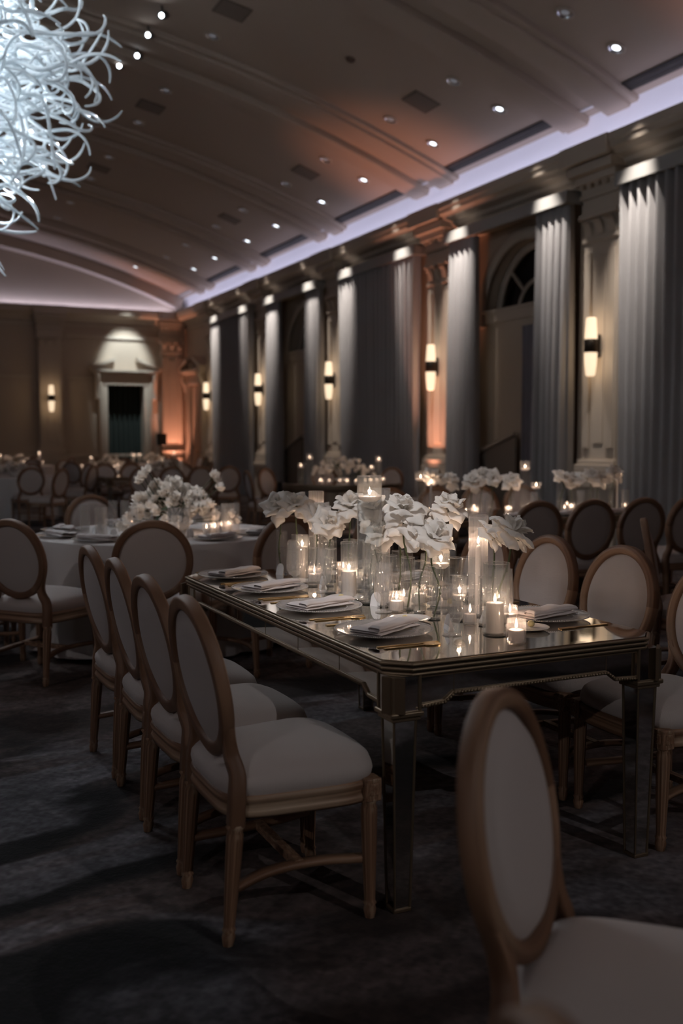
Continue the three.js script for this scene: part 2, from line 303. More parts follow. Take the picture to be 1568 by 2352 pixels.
// pilasters: pedestal, base mouldings, panelled shaft, capital, bracket block in the cornice
function pilaster(n, x, z, face, label, lit) {
  const p = struct('trim_' + n, null, null, label, 'pilaster'); p.position.set(x, 0, z); p.rotation.y = face;   // local +z looks into the hall
  const b = (name, w, y0, y1, d) => part(name, new RoundedBoxGeometry(w, y1 - y0, d, 1, 0.006).translate(0, (y0 + y1) / 2, d / 2 - 0.01), M.trim, p);
  b('plinth', 0.86, 0, 0.78, 0.2); b('plinth_cap', 0.92, 0.78, 0.86, 0.24); b('base', 0.84, 0.86, 0.98, 0.2); b('base_torus', 0.80, 0.99, 1.08, 0.19); b('base_fillet', 0.74, 1.08, 1.14, 0.16);
  b('shaft', 0.66, 1.14, 4.0, 0.12);
  for (const s of [-1, 1]) { b('shaft_strip', 0.13, 1.3, 3.86, 0.145).position.x = s * 0.24; }
  b('shaft_panel', 0.2, 1.36, 3.8, 0.132);
  b('neck', 0.70, 4.0, 4.05, 0.145);
  for (const q of [-1, 0, 1]) { const v = part('capital_leaf', sweep(rect(0.13, 0.02), [V(0, 4.08, 0.125), V(0, 4.16, 0.14), V(0, 4.24, 0.165), V(0, 4.26, 0.185), V(0, 4.235, 0.195)], V(0, 0, 1)), M.trim, p); v.position.x = q * 0.23; }
  b('capital_bell', 0.64, 4.05, 4.30, 0.13); b('abacus', 0.76, 4.30, 4.36, 0.20);
  b('architrave', 0.72, 4.36, 4.60, 0.14); b('architrave_cap', 0.78, 4.56, 4.62, 0.18);
  b('bracket', 0.74, 4.62, 4.74, 0.16); b('bracket_cap', 0.80, 4.74, 4.84, 0.26); b('bracket_crown', 0.88, 4.84, 4.96, 0.36); part('bracket_lip', rbox(0.94, 0.24, 0.075, 0.006).translate(0, 5.08, 0.42), M.trim, p);
  for (let i = 0; i < 5; i++) b('dentil', 0.08, 4.69, 4.75, 0.22).position.x = (i - 2) * 0.15;
}
const order = ['nearest to the camera', 'second from the camera, glowing peach', 'third from the camera', 'fourth from the camera', 'fifth from the camera, farthest'];
PIL.forEach((z, i) => pilaster(5 + i, WALL, z, -Math.PI / 2, 'panelled wall pilaster with sconce, ' + order[i], 'pilaster'));
pilaster(10, 4.76, END, 0, 'far wall pilaster with sconce left of the doorway', 'pilaster');
pilaster(11, 8.33, END, 0, 'corner pilaster on the far wall in peach light', 'pilaster');
pilaster(12, -0.4, END, 0, 'far wall pilaster beyond the left edge of view', 'pilaster');

// doorway with broken pediment on the far wall, and its twin on the window wall
function doorway(n, label, x, z, face, open) {
  const d = struct('door_' + n, null, null, label, 'doorway'); d.position.set(x, 0, z); d.rotation.y = face;
  const b = (name, x0, y0, x1, y1, dep, m = M.trim) => part(name, box(x0, y0, -0.01, x1, y1, dep), m, d);
  for (const s of [-1, 1]) {
    b('door_jamb', s * 0.54, 0, s * 0.74, 3.02, 0.12); b('jamb_edge', s * 0.70, 0, s * 0.78, 3.1, 0.16);
    const c = part('console', sweep(rect(0.13, 0.14), [V(0, 3.36, 0.2), V(0, 3.2, 0.21), V(0, 3.0, 0.12), V(0, 2.75, 0.08), V(0, 2.6, 0.1)], V(0, 0, 1)), M.trim, d); c.position.x = s * 0.84;
  }
  b('door_head', -0.74, 3.02, 0.74, 3.12, 0.14); b('frieze', -0.70, 3.12, 0.70, 3.34, 0.10); b('entablature', -0.92, 3.34, 0.92, 3.40, 0.24); b('entablature_cap', -0.99, 3.40, 0.99, 3.46, 0.3);
  for (const s of [-1, 1]) {
    part('pediment_slope', extrude(outline([[s * 1.0, 3.46], [s * 0.34, 3.46], [s * 0.34, 3.72], [s * 1.0, 3.50]].sort(() => 0)), 0.1).translate(0, 0, 0), M.trim, d);
    part('pediment_moulding', extrude(outline([[s * 1.04, 3.46], [s * 1.04, 3.53], [s * 0.32, 3.83], [s * 0.32, 3.72]]), 0.3), M.trim, d);
  }
  if (open) { part('doorway_curtain', grid(60, 1, (u, v) => V(lerp(-0.6, 0.6, u), v * 3.1, -0.3 + 0.05 * Math.sin(u * 50))), memo('dc', () => S({ color: lin(0.012, 0.018, 0.014), roughness: 0.8, side: THREE.DoubleSide })), d); part('corridor_back', box(-0.9, 0, -0.8, 0.9, 3.3, -0.44), M.night, d); }
  else { for (const [y0, y1] of [[0.05, 1.1], [1.2, 2.95]]) for (const s of [-1, 1]) b('door_panel', s * 0.03, y0, s * 0.5, y1, 0.05, M.wall); b('door_leaf', -0.54, 0, 0.54, 3.02, 0.02, M.wall); b('knob', 0.06, 1.05, 0.1, 1.09, 0.1, M.gold); }
}
doorway(1, 'open dark doorway with broken pediment on the far wall', 6.93, END, 0, true);
doorway(2, 'closed pedimented door at the far end of the window wall', WALL, -28.35, -Math.PI / 2, false);

// ------------------------------------------------------------------ curtains and pelmets
function pleats(w, hgt, waves, amp, seed, flareTop = 0) {
  const r = rng(seed), ph = r() * 6, n = waves * 10, off = Array.from({ length: waves + 2 }, () => 0.75 + 0.5 * r());
  return grid(n, 10, (u, v) => { const k = u * waves, a = amp * lerp(off[Math.floor(k)], off[Math.floor(k) + 1], k % 1), y = v * hgt, sway = 0.02 * Math.sin(u * 9 + ph + v * 2.2) * (1 - v); return V((u - 0.5) * w, y, a * Math.sin(k * TAU) * (0.75 + 0.25 * Math.sin(v * 3 + ph)) + a * 0.25 * Math.sin(k * TAU * 2 + ph) + sway); });
}
const bayWord = ['right edge bay', 'near open bay', 'middle closed bay', 'far open bay', 'farthest closed bay'];
const closedGeo = pleats(1.56, 4.56, 10, 0.075, 5), openGeo = pleats(0.74, 4.56, 5, 0.085, 8);
BAY.forEach((z, k) => {
  const isOpen = OPEN.includes(k), F = -Math.PI / 2;
  const pel = thing('pelmet', 'pale upholstered curtain pelmet over the ' + bayWord[k], 'pelmet', [WALL - 0.16, 4.64, z], F, 'pelmets over the curtains');
  part('face_board', rbox(3.16, 0.17, 0.03, 0.008).translate(0, 0, 0.14), M.pelmet, pel);
  part('top_board', rbox(3.16, 0.03, 0.30, 0.008).translate(0, 0.07, 0), M.pelmet, pel);
  for (const s of [-1, 1]) part('return_board', rbox(0.03, 0.17, 0.30, 0.008).translate(s * 1.565, 0, 0), M.pelmet, pel);
  for (const s of [-1, 1]) {
    const side = s < 0 ? 'far side' : 'near side';
    single('curtain_panel', isOpen ? openGeo : closedGeo, M.curtain, (isOpen ? 'gathered grey curtain at the ' : 'full length grey pleated curtain at the ') + side + ' of the ' + bayWord[k], 'curtain', [WALL - 0.19, 0.01, z - s * (isOpen ? -1.16 : -0.78)], F, 'window curtains');
  }
  if (isOpen) {
    single('inner_drape', pleats(1.0, 3.1, 10, 0.03, 20 + k), M.drape, 'dark inner drape inside the ' + bayWord[k], 'curtain', [8.89, 0.01, z + 0.56], F);
    const hr = thing('sloping_handrail', 'pale sloping handrail inside the ' + bayWord[k], 'handrail', [8.83, 0, z], 0);
    part('rail', bar(V(0, 1.13, -1.3), V(0, 1.50, 0.0), 0.07, 0.05), M.trim, hr);
    part('skirt_panel', extrude(outline([[-1.3, 0], [0, 0], [0, 1.46], [-1.3, 1.09]]), 0.03).rotateY(-Math.PI / 2).translate(0.03, 0, 0), memo('skirt', () => S({ color: lin(0.2, 0.155, 0.12), roughness: 0.8 })), hr);
  }
});

// ------------------------------------------------------------------ wall sconces
const sconceShadeUp = lathe([[0.002, 0.34], [0.058, 0.335], [0.066, 0.32], [0.082, 0.06], [0.082, 0.05]], 24), sconceShadeDn = lathe([[0.082, -0.05], [0.084, -0.07], [0.078, -0.2], [0.062, -0.34], [0.05, -0.36], [0.002, -0.365]].reverse(), 24);
function sconce(x, y, z, face, label) {
  const s = thing('wall_sconce', label, 'sconce', [x, y, z], face, 'wall sconces');
  part('bracket_band', lathe([[0.001, -0.085], [0.09, -0.085], [0.09, 0.085], [0.001, 0.085]], 24).translate(0, 0, 0.12), M.bronze, s);
  part('back_plate', rbox(0.1, 0.3, 0.04, 0.006).translate(0, 0, 0.02), M.bronze, s);
  part('glass_shade', sconceShadeUp.clone().translate(0, 0.03, 0.12), M.sconce, s); part('glass_shade', sconceShadeDn.clone().translate(0, -0.03, 0.12), M.sconce, s);
  const o = V(0, 0, 0.12).applyAxisAngle(V(0, 1, 0), face);
  for (const dy of [0.24, -0.24]) point([x + o.x, y + dy, z + o.z], WARM, 0.2, 3);
}
PIL.forEach((z, i) => sconce(WALL - 0.13, 2.63, z, -Math.PI / 2, 'glowing up and down wall sconce on the ' + ['pilaster nearest to the camera', 'peach lit pilaster', 'third pilaster from the camera', 'fourth pilaster from the camera', 'farthest window wall pilaster'][i]));
sconce(4.76, 2.60, END + 0.13, 0, 'glowing wall sconce on the far wall left of the doorway');

// ------------------------------------------------------------------ ceiling fittings
const vaultTurn = (x) => Math.atan2(x, vaultY(x) - VY);      // tilt of the vault at x
function fitting(name, label, category, x, z, drop, group) { const t = thing(name, label, category, [x - Math.sin(vaultTurn(x)) * drop, vaultY(x) - Math.cos(vaultTurn(x)) * drop, z], 0, group); t.rotation.z = -vaultTurn(x); return t; }
const canGeo = lathe([[0.085, 0], [0.105, -0.006], [0.115, 0], [0.115, 0.01]].reverse(), 28), coneGeo = lathe([[0.04, 0.05], [0.085, -0.004]], 28), lampGeo = lathe([[0.001, 0.008], [0.045, 0.009], [0.056, 0.014]].reverse(), 20), pairWord = ['farther', 'nearer'];
const ROWZ = []; BAY.forEach((b, k) => [-0.88, 0.88].forEach((d, j) => ROWZ.push([b + d, bayWord[k], pairWord[j]])));
function downlight(x, z, mat, label, group) {
  const f = fitting('downlight', label, 'ceiling light', x, z, 0.012, group);
  part('trim_ring', canGeo, M.trim, f); part('reflector_cone', coneGeo, M.reflector, f); part('lamp', lampGeo, mat, f);
}
for (const [z, bay, pos] of ROWZ) {
  downlight(7.88, z, M.lampCool, `bright ceiling spotlight by the cornice, ${pos} one over the ${bay}`, 'bright wall washer downlights');
  downlight(7.15, z, M.lampDim, `dimmed downlight in the outer row, ${pos} one over the ${bay}`, 'dimmed downlights beside the wall washers');
  if (z < -11.8) downlight(4.4, z, M.lampDim, `dimmed downlight in the inner row, ${pos} one by the ${bay}`, 'dimmed downlights towards the chandelier');
  const y = vaultY(7.88) - 0.05;
  spot([7.88, y, z], [8.62, 3.75, z + Math.sign(z - BAY[bayWord.indexOf(bay)]) * 0.42], NEUTRAL, 62, 15.5, 1.0, 2);
}
for (const x of [7.9, 7.2]) downlight(x, -27.6, M.lampDim, x > 7.5 ? 'small dim downlight by the far corner nearest the cornice' : 'small dim downlight near the far corner, inner one', 'far corner downlights');
// slot air diffusers along the cornice and square grilles
BAY.forEach((z, k) => {
  const v = fitting('air_diffuser', 'dark slot air diffuser in the ceiling over the ' + bayWord[k], 'vent', 8.42, z, 0.008, 'slot air diffusers');
  part('slot_frame', rbox(0.17, 0.016, 2.66, 0.004), M.dark, v); part('blade', rbox(0.012, 0.02, 2.6, 0.003).translate(-0.04, -0.004, 0), M.bronze, v); part('blade', rbox(0.012, 0.02, 2.6, 0.003).translate(0.04, -0.004, 0), M.bronze, v);
});
for (const [x, row] of [[7.16, 'outer'], [4.38, 'inner']]) BAY.slice(1, 4).forEach((z, i) => {
  const v = fitting('ceiling_grille', `dark square ceiling speaker grille, ${row} row, level with the ${bayWord[i + 1]}`, 'grille', x, z, 0.006, 'square ceiling grilles');
  part('frame', rbox(0.42, 0.014, 0.42, 0.004), memo('grf', () => S({ color: lin(0.16, 0.125, 0.10), roughness: 0.9 })), v); part('mesh_plate', rbox(0.36, 0.018, 0.36, 0.004), memo('gr', () => S({ color: lin(0.2, 0.155, 0.125), roughness: 0.9 })), v);
});
{ const v = fitting('smoke_detector', 'small round smoke detector on the vaulted ceiling', 'detector', 6.0, -12.38, 0.002); part('base', lathe([[0.001, -0.03], [0.05, -0.03], [0.07, 0]], 20), memo('sd', () => S({ color: lin(0.10, 0.06, 0.04), roughness: 0.7 })), v); }
// pin spotlights that light the chandelier from the far side
[[-13.09, 3.62], [-13.79, 3.62], [-14.56, 3.66], [-15.12, 3.53]].forEach(([z, x], i) => {
  const f = thing('pin_spotlight', `intense white pin spotlight on the ceiling beside the chandelier, ${nth[i]} from the top`, 'spotlight', [x, vaultY(x) - 0.12, z], 0, 'pin spotlights');
  f.lookAt(0, 4.3, -8.5);
  part('housing', lathe([[0.001, -0.12], [0.05, -0.12], [0.055, 0], [0.05, 0.02]].reverse(), 20).rotateX(Math.PI / 2), M.black, f); part('lamp', new THREE.SphereGeometry(0.032, 16, 10).scale(1, 1, 0.5).translate(0, 0, 0.012), M.lampPin, f);
  part('stem', box(-0.01, 0, -0.06, 0.01, 0.14, -0.04), M.black, f);
  const d = V(0 - x, 4.3 - vaultY(x), -8.5 - z).normalize();
  spot([x + d.x * 0.06, vaultY(x) - 0.12 + d.y * 0.06, z + d.z * 0.06], [0.3, 4.1, -8.3], COOL, 85, 13, 0.6, 2);
});
// pin spots out of view for tables and chandelier, some added for brightness (on the ceiling behind and left of the camera)
function pin(label, pos, aim, color, inten, deg, soft = 2.5, pen = 0.7) {
  const f = thing('pin_spotlight', label, 'spotlight', pos, 0, 'pin spotlights'); f.lookAt(...aim);
  part('housing', lathe([[0.001, -0.14], [0.06, -0.14], [0.065, 0], [0.06, 0.02]].reverse(), 20).rotateX(Math.PI / 2), M.black, f);
  part('stem', box(-0.012, 0, -0.08, 0.012, 0.1, -0.05), M.black, f);
  part('lamp', new THREE.SphereGeometry(0.05, 16, 10).scale(1, 1, 0.5).translate(0, 0, 0.012), M.lampCool, f);
  const d = V(aim[0] - pos[0], aim[1] - pos[1], aim[2] - pos[2]).normalize();
  spot([pos[0] + d.x * 0.08, pos[1] + d.y * 0.08, pos[2] + d.z * 0.08], aim, color, inten, deg, pen, soft);
}
const KEY = new THREE.Color(1.0, 0.955, 0.955);
pin('pin spotlight on the left cornice aimed at the mirrored table', [-8.05, 5.62, 4.4], [1.8, 0.75, -3.6], KEY, 20, 11);
pin('pin spotlight on the left cornice aimed at the left round table', [-8.05, 5.62, -1.0], [1.6, 0.7, -6.4], KEY, 16, 10);
pin('pin spotlight on the ceiling aimed at the foreground chair', [4.4, vaultY(4.4) - 0.14, 6.2], [1.6, 0.35, -1.7], KEY, 30, 12);
pin('pin spotlight on the ceiling aimed at the centrepiece of the mirrored table', [-2.2, vaultY(2.2) - 0.14, 0.6], [1.84, 0.98, -3.5], KEY, 98, 5.4, 2.5, 0.9);
pin('added unseen pin spotlight on the ceiling brightening the orchids on the round table', [-2.6, vaultY(2.6) - 0.14, -3.0], [2.0, 0.95, -6.88], KEY, 75, 3.6, 2.5, 0.8);  // invented lamp, lifts the white of the orchids
pin('added unseen pin spotlight on the ceiling brightening the roses of the rear table', [1.8, vaultY(1.8) - 0.14, -3.4], [5.22, 1.0, -7.25], KEY, 26, 7, 2.5, 0.9);  // extra lamp put in to raise the rear roses
pin('added unseen pin spotlight on the ceiling filling the front of the glass chandelier', [4.0, vaultY(4.0) - 0.14, -1.2], [0.5, 4.2, -8.4], COOL, 58, 12, 2.5, 0.6);  // invented fill from the camera side for the dark front tendrils
// doorway spotlight
{
  const f = fitting('downlight', 'bright recessed ceiling spotlight in front of the far doorway', 'ceiling light', 6.9, -28.0, 0.012); part('trim_ring', canGeo, M.trim, f); part('reflector_cone', coneGeo, M.reflector, f); part('lamp', lampGeo, M.lampCool, f);
  spot([6.9, vaultY(6.9) - 0.06, -28.0], [6.95, 3.5, END], new THREE.Color(0.82, 0.95, 1.0), 70, 18, 0.45, 2);
}
// peach floor uplights
function uplight(x, z, aim, inten, label, deg = 24) {
  const u = thing('floor_uplight', label, 'uplight', [x, 0, z], 0, 'peach floor uplights');
  part('housing', rbox(0.2, 0.16, 0.2, 0.01).translate(0, 0.09, 0), M.black, u); part('base_plate', rbox(0.24, 0.02, 0.24, 0.005).translate(0, 0.01, 0), M.black, u);
  part('lamp', lathe([[0.001, 0.012], [0.07, 0.008], [0.075, 0]].reverse(), 20).translate(0, 0.17, 0), M.lampPeach, u);
  spot([x, 0.2, z], aim, PEACH, inten, deg, 0.8, 3);
}
uplight(8.32, PIL[1], [8.5, 6, PIL[1]], 46, 'peach floor uplight at the foot of the second pilaster');
uplight(8.3, END + 0.45, [8.45, 6, END + 0.2], 42, 'peach floor uplight in the far right corner', 30);
uplight(8.32, -6.35, [8.3, 6, -6.35], 40, 'peach floor uplight beyond the right edge of view');
{ // black lamp box with a white indicator near the fourth pilaster
  const b = thing('black_floor_lamp_box', 'black lamp box with bright white lens on the floor by the curtains', 'lamp box', [8.2, 0, -20.9], -0.6);
  part('housing', rbox(0.34, 0.46, 0.3, 0.015).translate(0, 0.23, 0), M.black, b); part('lamp', new THREE.SphereGeometry(0.04, 14, 10).translate(0, 0.2, 0.15), M.lampCool, b);
}
{ const s = thing('loudspeaker', 'small black loudspeaker on a stand beside the far doorway', 'loudspeaker', [7.9, 0, END + 0.42], 0.2); part('cabinet', rbox(0.24, 0.36, 0.22, 0.015).translate(0, 1.42, 0), M.black, s); part('pole', new THREE.CylinderGeometry(0.018, 0.018, 1.22, 12).translate(0, 0.63, 0), M.black, s); part('base', new THREE.CylinderGeometry(0.17, 0.18, 0.02, 24).translate(0, 0.01, 0), M.black, s); }

// ------------------------------------------------------------------ oval-back dining chair (local +z is the front, origin on the floor between the legs)
const seatPlan = (() => {                       // rounded trapezoid, bowed front
  const out = [], n = 64;
  for (let i = 0; i < n; i++) {
    const t = i / n * TAU, c = Math.cos(t), s = Math.sin(t), e = 0.42, x = Math.sign(c) * Math.abs(c) ** e, z = Math.sign(s) * Math.abs(s) ** e;
    out.push([x * lerp(0.215, 0.25, (z + 1) / 2), z * 0.235 + 0.012 * (z > 0 ? 1 - x * x : 0)]);
  }
  return out;
})();
function planRing(k, y) { return seatPlan.map(([x, z]) => V(x * k, y, z * k)); }
function legGeo(top, foot, dx, dz, seg) {        // fluted turned leg from the seat rail to the floor
  const pts = [[0.024, top], [0.027, top - 0.008], [0.02, top - 0.018], [0.024, top - 0.03], [0.0245, top - 0.05], [0.021, lerp(top, foot, 0.5)], [0.0165, foot + 0.06], [0.0165, foot + 0.052], [0.02, foot + 0.046], [0.0165, foot + 0.038], [0.0195, foot + 0.026], [0.015, foot + 0.001], [0.001, foot]].reverse();
  const g = fluted(pts, seg, (t, r, y) => (y < top - 0.045 && y > foot + 0.055 ? 1 - 0.09 * Math.max(0, Math.cos(t * 10)) : 1));
  const p = g.attributes.position; for (let i = 0; i < p.count; i++) { const k = 1 - (p.getY(i) - foot) / (top - foot); p.setX(i, p.getX(i) + dx * k); p.setZ(i, p.getZ(i) + dz * k); }
  g.computeVertexNormals(); return g;
}
const LEAN = 0.185, backZ = (y) => -0.195 - (y - 0.48) * LEAN;
const BCY = 0.727;
function ovalPts(a, b, n = 56, dz = 0) { return Array.from({ length: n }, (_, i) => { const t = i / n * TAU, y = BCY + b * Math.sin(t); return V(a * Math.cos(t), y, backZ(y) + dz); }); }
function padGeo(a, b, bulge, dz, n = 40, m = 7) { return grid(n, m, (u, v) => { const t = u * TAU, r = 1 - v, y = BCY + b * r * Math.sin(t); const q = V(a * r * Math.cos(t), y, backZ(y) + dz + bulge * Math.sqrt(Math.max(0, 1 - r ** 3))); q.u = q.x; q.v = q.y; return q; }, true); }
function chairParts(lo) {                        // geometries; lo = coarse version for chairs far away
  const seg = lo ? 8 : 40, on = lo ? 20 : 56;
  const dz = -0.001, frameSec = lo ? rect(0.04, 0.042) : [[-0.02, -0.017], [-0.01, -0.021], [0.01, -0.021], [0.02, -0.017], [0.02, 0.009], [0.016, 0.017], [0.0115, 0.013], [0.0075, 0.02], [-0.0015, 0.022], [-0.0065, 0.015], [-0.0125, 0.019], [-0.02, 0.011]];
  const bn = V(0, Math.sin(Math.atan(LEAN)), Math.cos(Math.atan(LEAN)));
  const g = {};
  g.back_frame = sweep(frameSec, ovalPts(0.208, 0.215, on), bn, true);
  g.back_pad = padGeo(0.192, 0.199, 0.034, 0.0, lo ? 16 : 44, lo ? 3 : 8);
  { const q = padGeo(0.192, 0.199, -0.014, -0.006, lo ? 16 : 44, lo ? 2 : 6); q.index.array.reverse?.(); q.computeVertexNormals(); g.outer_back = q; }
  const side = (s) => { const c = new THREE.CatmullRomCurve3([V(s * 0.2, 0.34, -0.205), V(s * 0.2, 0.43, -0.2), V(s * 0.188, 0.48, backZ(0.48)), V(s * 0.166, 0.525, backZ(0.525)), V(s * 0.166, 0.57, backZ(0.57)), V(s * 0.183, 0.62, backZ(0.62))]); return sweep(lo ? rect(0.04, 0.04) : [[-0.021, -0.019], [0.021, -0.019], [0.021, 0.014], [0.014, 0.021], [0.005, 0.017], [-0.005, 0.017], [-0.014, 0.021], [-0.021, 0.014]], c.getPoints(lo ? 5 : 16), V(0, 0, 1), false, (t) => 1.1 - 0.25 * t); };
  g.stile_a = side(1); g.stile_b = side(-1);
  const rail = [];
  { const ring = (k, y) => planRing(k, y); const prof = lo ? [[0.97, 0.36], [1, 0.36], [1, 0.415], [0.96, 0.42]] : [[0.90, 0.355], [0.985, 0.355], [1.0, 0.362], [1.012, 0.37], [1.0, 0.378], [0.985, 0.381], [0.985, 0.396], [1.004, 0.399], [1.014, 0.407], [1.004, 0.416], [0.985, 0.42], [0.94, 0.422]]; const m = seatPlan.length, st = lo ? 4 : 1;
    rail.push(grid(m / st, prof.length - 1, (u, v) => { const i = (Math.round(u * m / st) * st) % m, [k, y] = prof[Math.round(v * (prof.length - 1))], [x, z] = seatPlan[i]; const q = V(x * k, y, z * k); q.u = y * 4; q.v = u * 1.8; return q; }, true)); }
  g.seat_rail = merge(rail);
  { const m = seatPlan.length, st = lo ? 4 : 1, prof = lo ? [[0.97, 0.415], [1.0, 0.445], [0.9, 0.487], [0.5, 0.517], [0, 0.526]] : [[0.965, 0.415], [0.995, 0.428], [1.008, 0.444], [0.998, 0.458], [0.965, 0.474], [0.90, 0.489], [0.78, 0.503], [0.6, 0.515], [0.35, 0.523], [0, 0.526]];
    const q = grid(m / st, prof.length - 1, (u, v) => { const i = (Math.round(u * m / st) * st) % m, [k, y] = prof[Math.round(v * (prof.length - 1))], [x, z] = seatPlan[i]; const p = V(x * k, y + 0.006 * (k < 0.97 ? z / 0.24 * k : 0), z * k); p.u = p.x; p.v = p.z; return p; }, true); g.seat_cushion = q; }
  g.leg_rear = legGeo(0.345, 0, 0, -0.025, seg); g.leg_front = legGeo(0.365, 0, 0, 0.004, seg);
  g.block = lo ? new THREE.BoxGeometry(0.052, 0.065, 0.052) : merge([rbox(0.052, 0.068, 0.052, 0.004), rbox(0.03, 0.034, 0.056, 0.002).translate(0, 0.002, 0.002), rbox(0.056, 0.034, 0.03, 0.002).translate(0.0, 0.002, 0), rbox(0.014, 0.016, 0.06, 0.002).translate(0, 0.002, 0.002)]);
  const st = (s) => { const c = new THREE.CatmullRomCurve3([V(s * 0.2, 0.16, -0.215), V(s * 0.17, 0.175, -0.1), V(s * 0.17, 0.18, 0.05), V(s * 0.205, 0.178, 0.185)]); return sweep(rect(0.02, 0.03), c.getPoints(lo ? 3 : 10), V(1, 0, 0)); };
  g.stretcher_a = st(1); g.stretcher_b = st(-1); g.cross = box(-0.17, 0.168, -0.015, 0.17, 0.192, 0.012);
  return g;
}
function makeChair(lo) {
  const g = chairParts(lo), c = new THREE.Group(), add = (n, k, m, x = 0, y = 0, z = 0) => part(n, g[k], m, c).position.set(x, y, z);
  add('back_frame', 'back_frame', M.wood); add('back_pad', 'back_pad', M.linen); add('outer_back', 'outer_back', M.linen);
  add('back_post', 'stile_a', M.wood); add('back_post', 'stile_b', M.wood);
  add('seat_rail', 'seat_rail', M.wood); add('seat_cushion', 'seat_cushion', M.linen);
  for (const s of [-1, 1]) { add('leg', 'leg_rear', M.wood, s * 0.2, 0, -0.205); add('leg', 'leg_front', M.wood, s * 0.22, 0, 0.2); add('leg_block', 'block', M.wood, s * 0.222, 0.392, 0.203); }
  add('stretcher', 'stretcher_a', M.wood); add('stretcher', 'stretcher_b', M.wood); add('stretcher', 'cross', M.wood);
  return c;
}
const chairProto = [makeChair(false), makeChair(true)];
function chair(x, z, dx, dz, label, group, lo = 0) {  // (x, z) between the legs, facing (dx, dz)
  const c = chairProto[lo].clone(); c.name = numbered('dining_chair'); c.position.set(x, 0, z); c.rotation.y = Math.atan2(dx, dz); scene.add(c);
  return tag(c, label, 'chair', group);
}
const MT = { x: 1.86, z: -3.575, w: 1.03, l: 2.15 };   // the mirrored table in front
const sideChairs = 'chairs along the mirrored table';
[-2.765, -3.27, -3.775, -4.29].forEach((z, i) => chair(1.095 + [0, 0.008, 0.02, 0.02][i], z, 1, [0, -0.02, 0.02, -0.03][i], 'oval back chair on the left of the mirrored table, ' + ['nearest', 'second from near', 'third from near', 'farthest'][i], sideChairs));
[-2.765, -3.30, -3.81, -4.32].forEach((z, i) => chair(2.625, z, -1, 0, 'oval back chair on the right of the mirrored table, ' + ['nearest', 'second from near', 'third from near', 'farthest'][i], sideChairs));
{ // chair in the foreground and the next one beside the lens
  chair(1.175, -1.255, 0.62, 0.785, 'blurred foreground oval back chair at the lower right with a bright pad', 'foreground chairs');
  chair(0.73, -0.49, 0.93, 0.25, 'strongly blurred chair top at the very bottom edge', 'foreground chairs');
}
// chairs round the table with the white cloth on the left
const RT = { x: 1.85, z: -6.88, r: 0.87 };
[[-17, 'near, seen from straight behind', 1.36], [-50, 'near left, turned to the right', 1.38], [-84, 'at the left frame edge', 1.4], [16, 'half hidden by the table vases', 1.34], [188, 'far side, behind the tall water glasses', 1.36], [156, 'far side, behind the white flowers', 1.36], [52, 'hidden beyond the mirrored table', 1.37], [-120, 'far left side', 1.37]].forEach(([a, w, d]) => { const t = THREE.MathUtils.degToRad(a); chair(RT.x + (d - 0.17) * Math.sin(t), RT.z + (d - 0.17) * Math.cos(t), -Math.sin(t), -Math.cos(t), 'chair at the round clothed table, ' + w, 'chairs round the clothed table'); });
// second long table, its chairs seen from behind
const T2 = { x: 5.22, z: -7.25 };
[4.47, 4.97, 5.47, 5.97].forEach((x, i) => { chair(x, -6.28, 0.02, -1, 'chair on the near side of the rear mirrored table, ' + nth[i] + ' from the left', 'near side chairs of the rear table', i > 2 ? 1 : 0); chair(x - 0.02, -8.05, 0, 1, 'chair on the far side of the rear mirrored table, ' + nth[i] + ' from the left', 'far side chairs of the rear table', 1); });
chair(4.22, -4.22, 0.74, 0.66, 'chair seen edge on behind the nearest right chairs', 'chairs at the right frame edge');

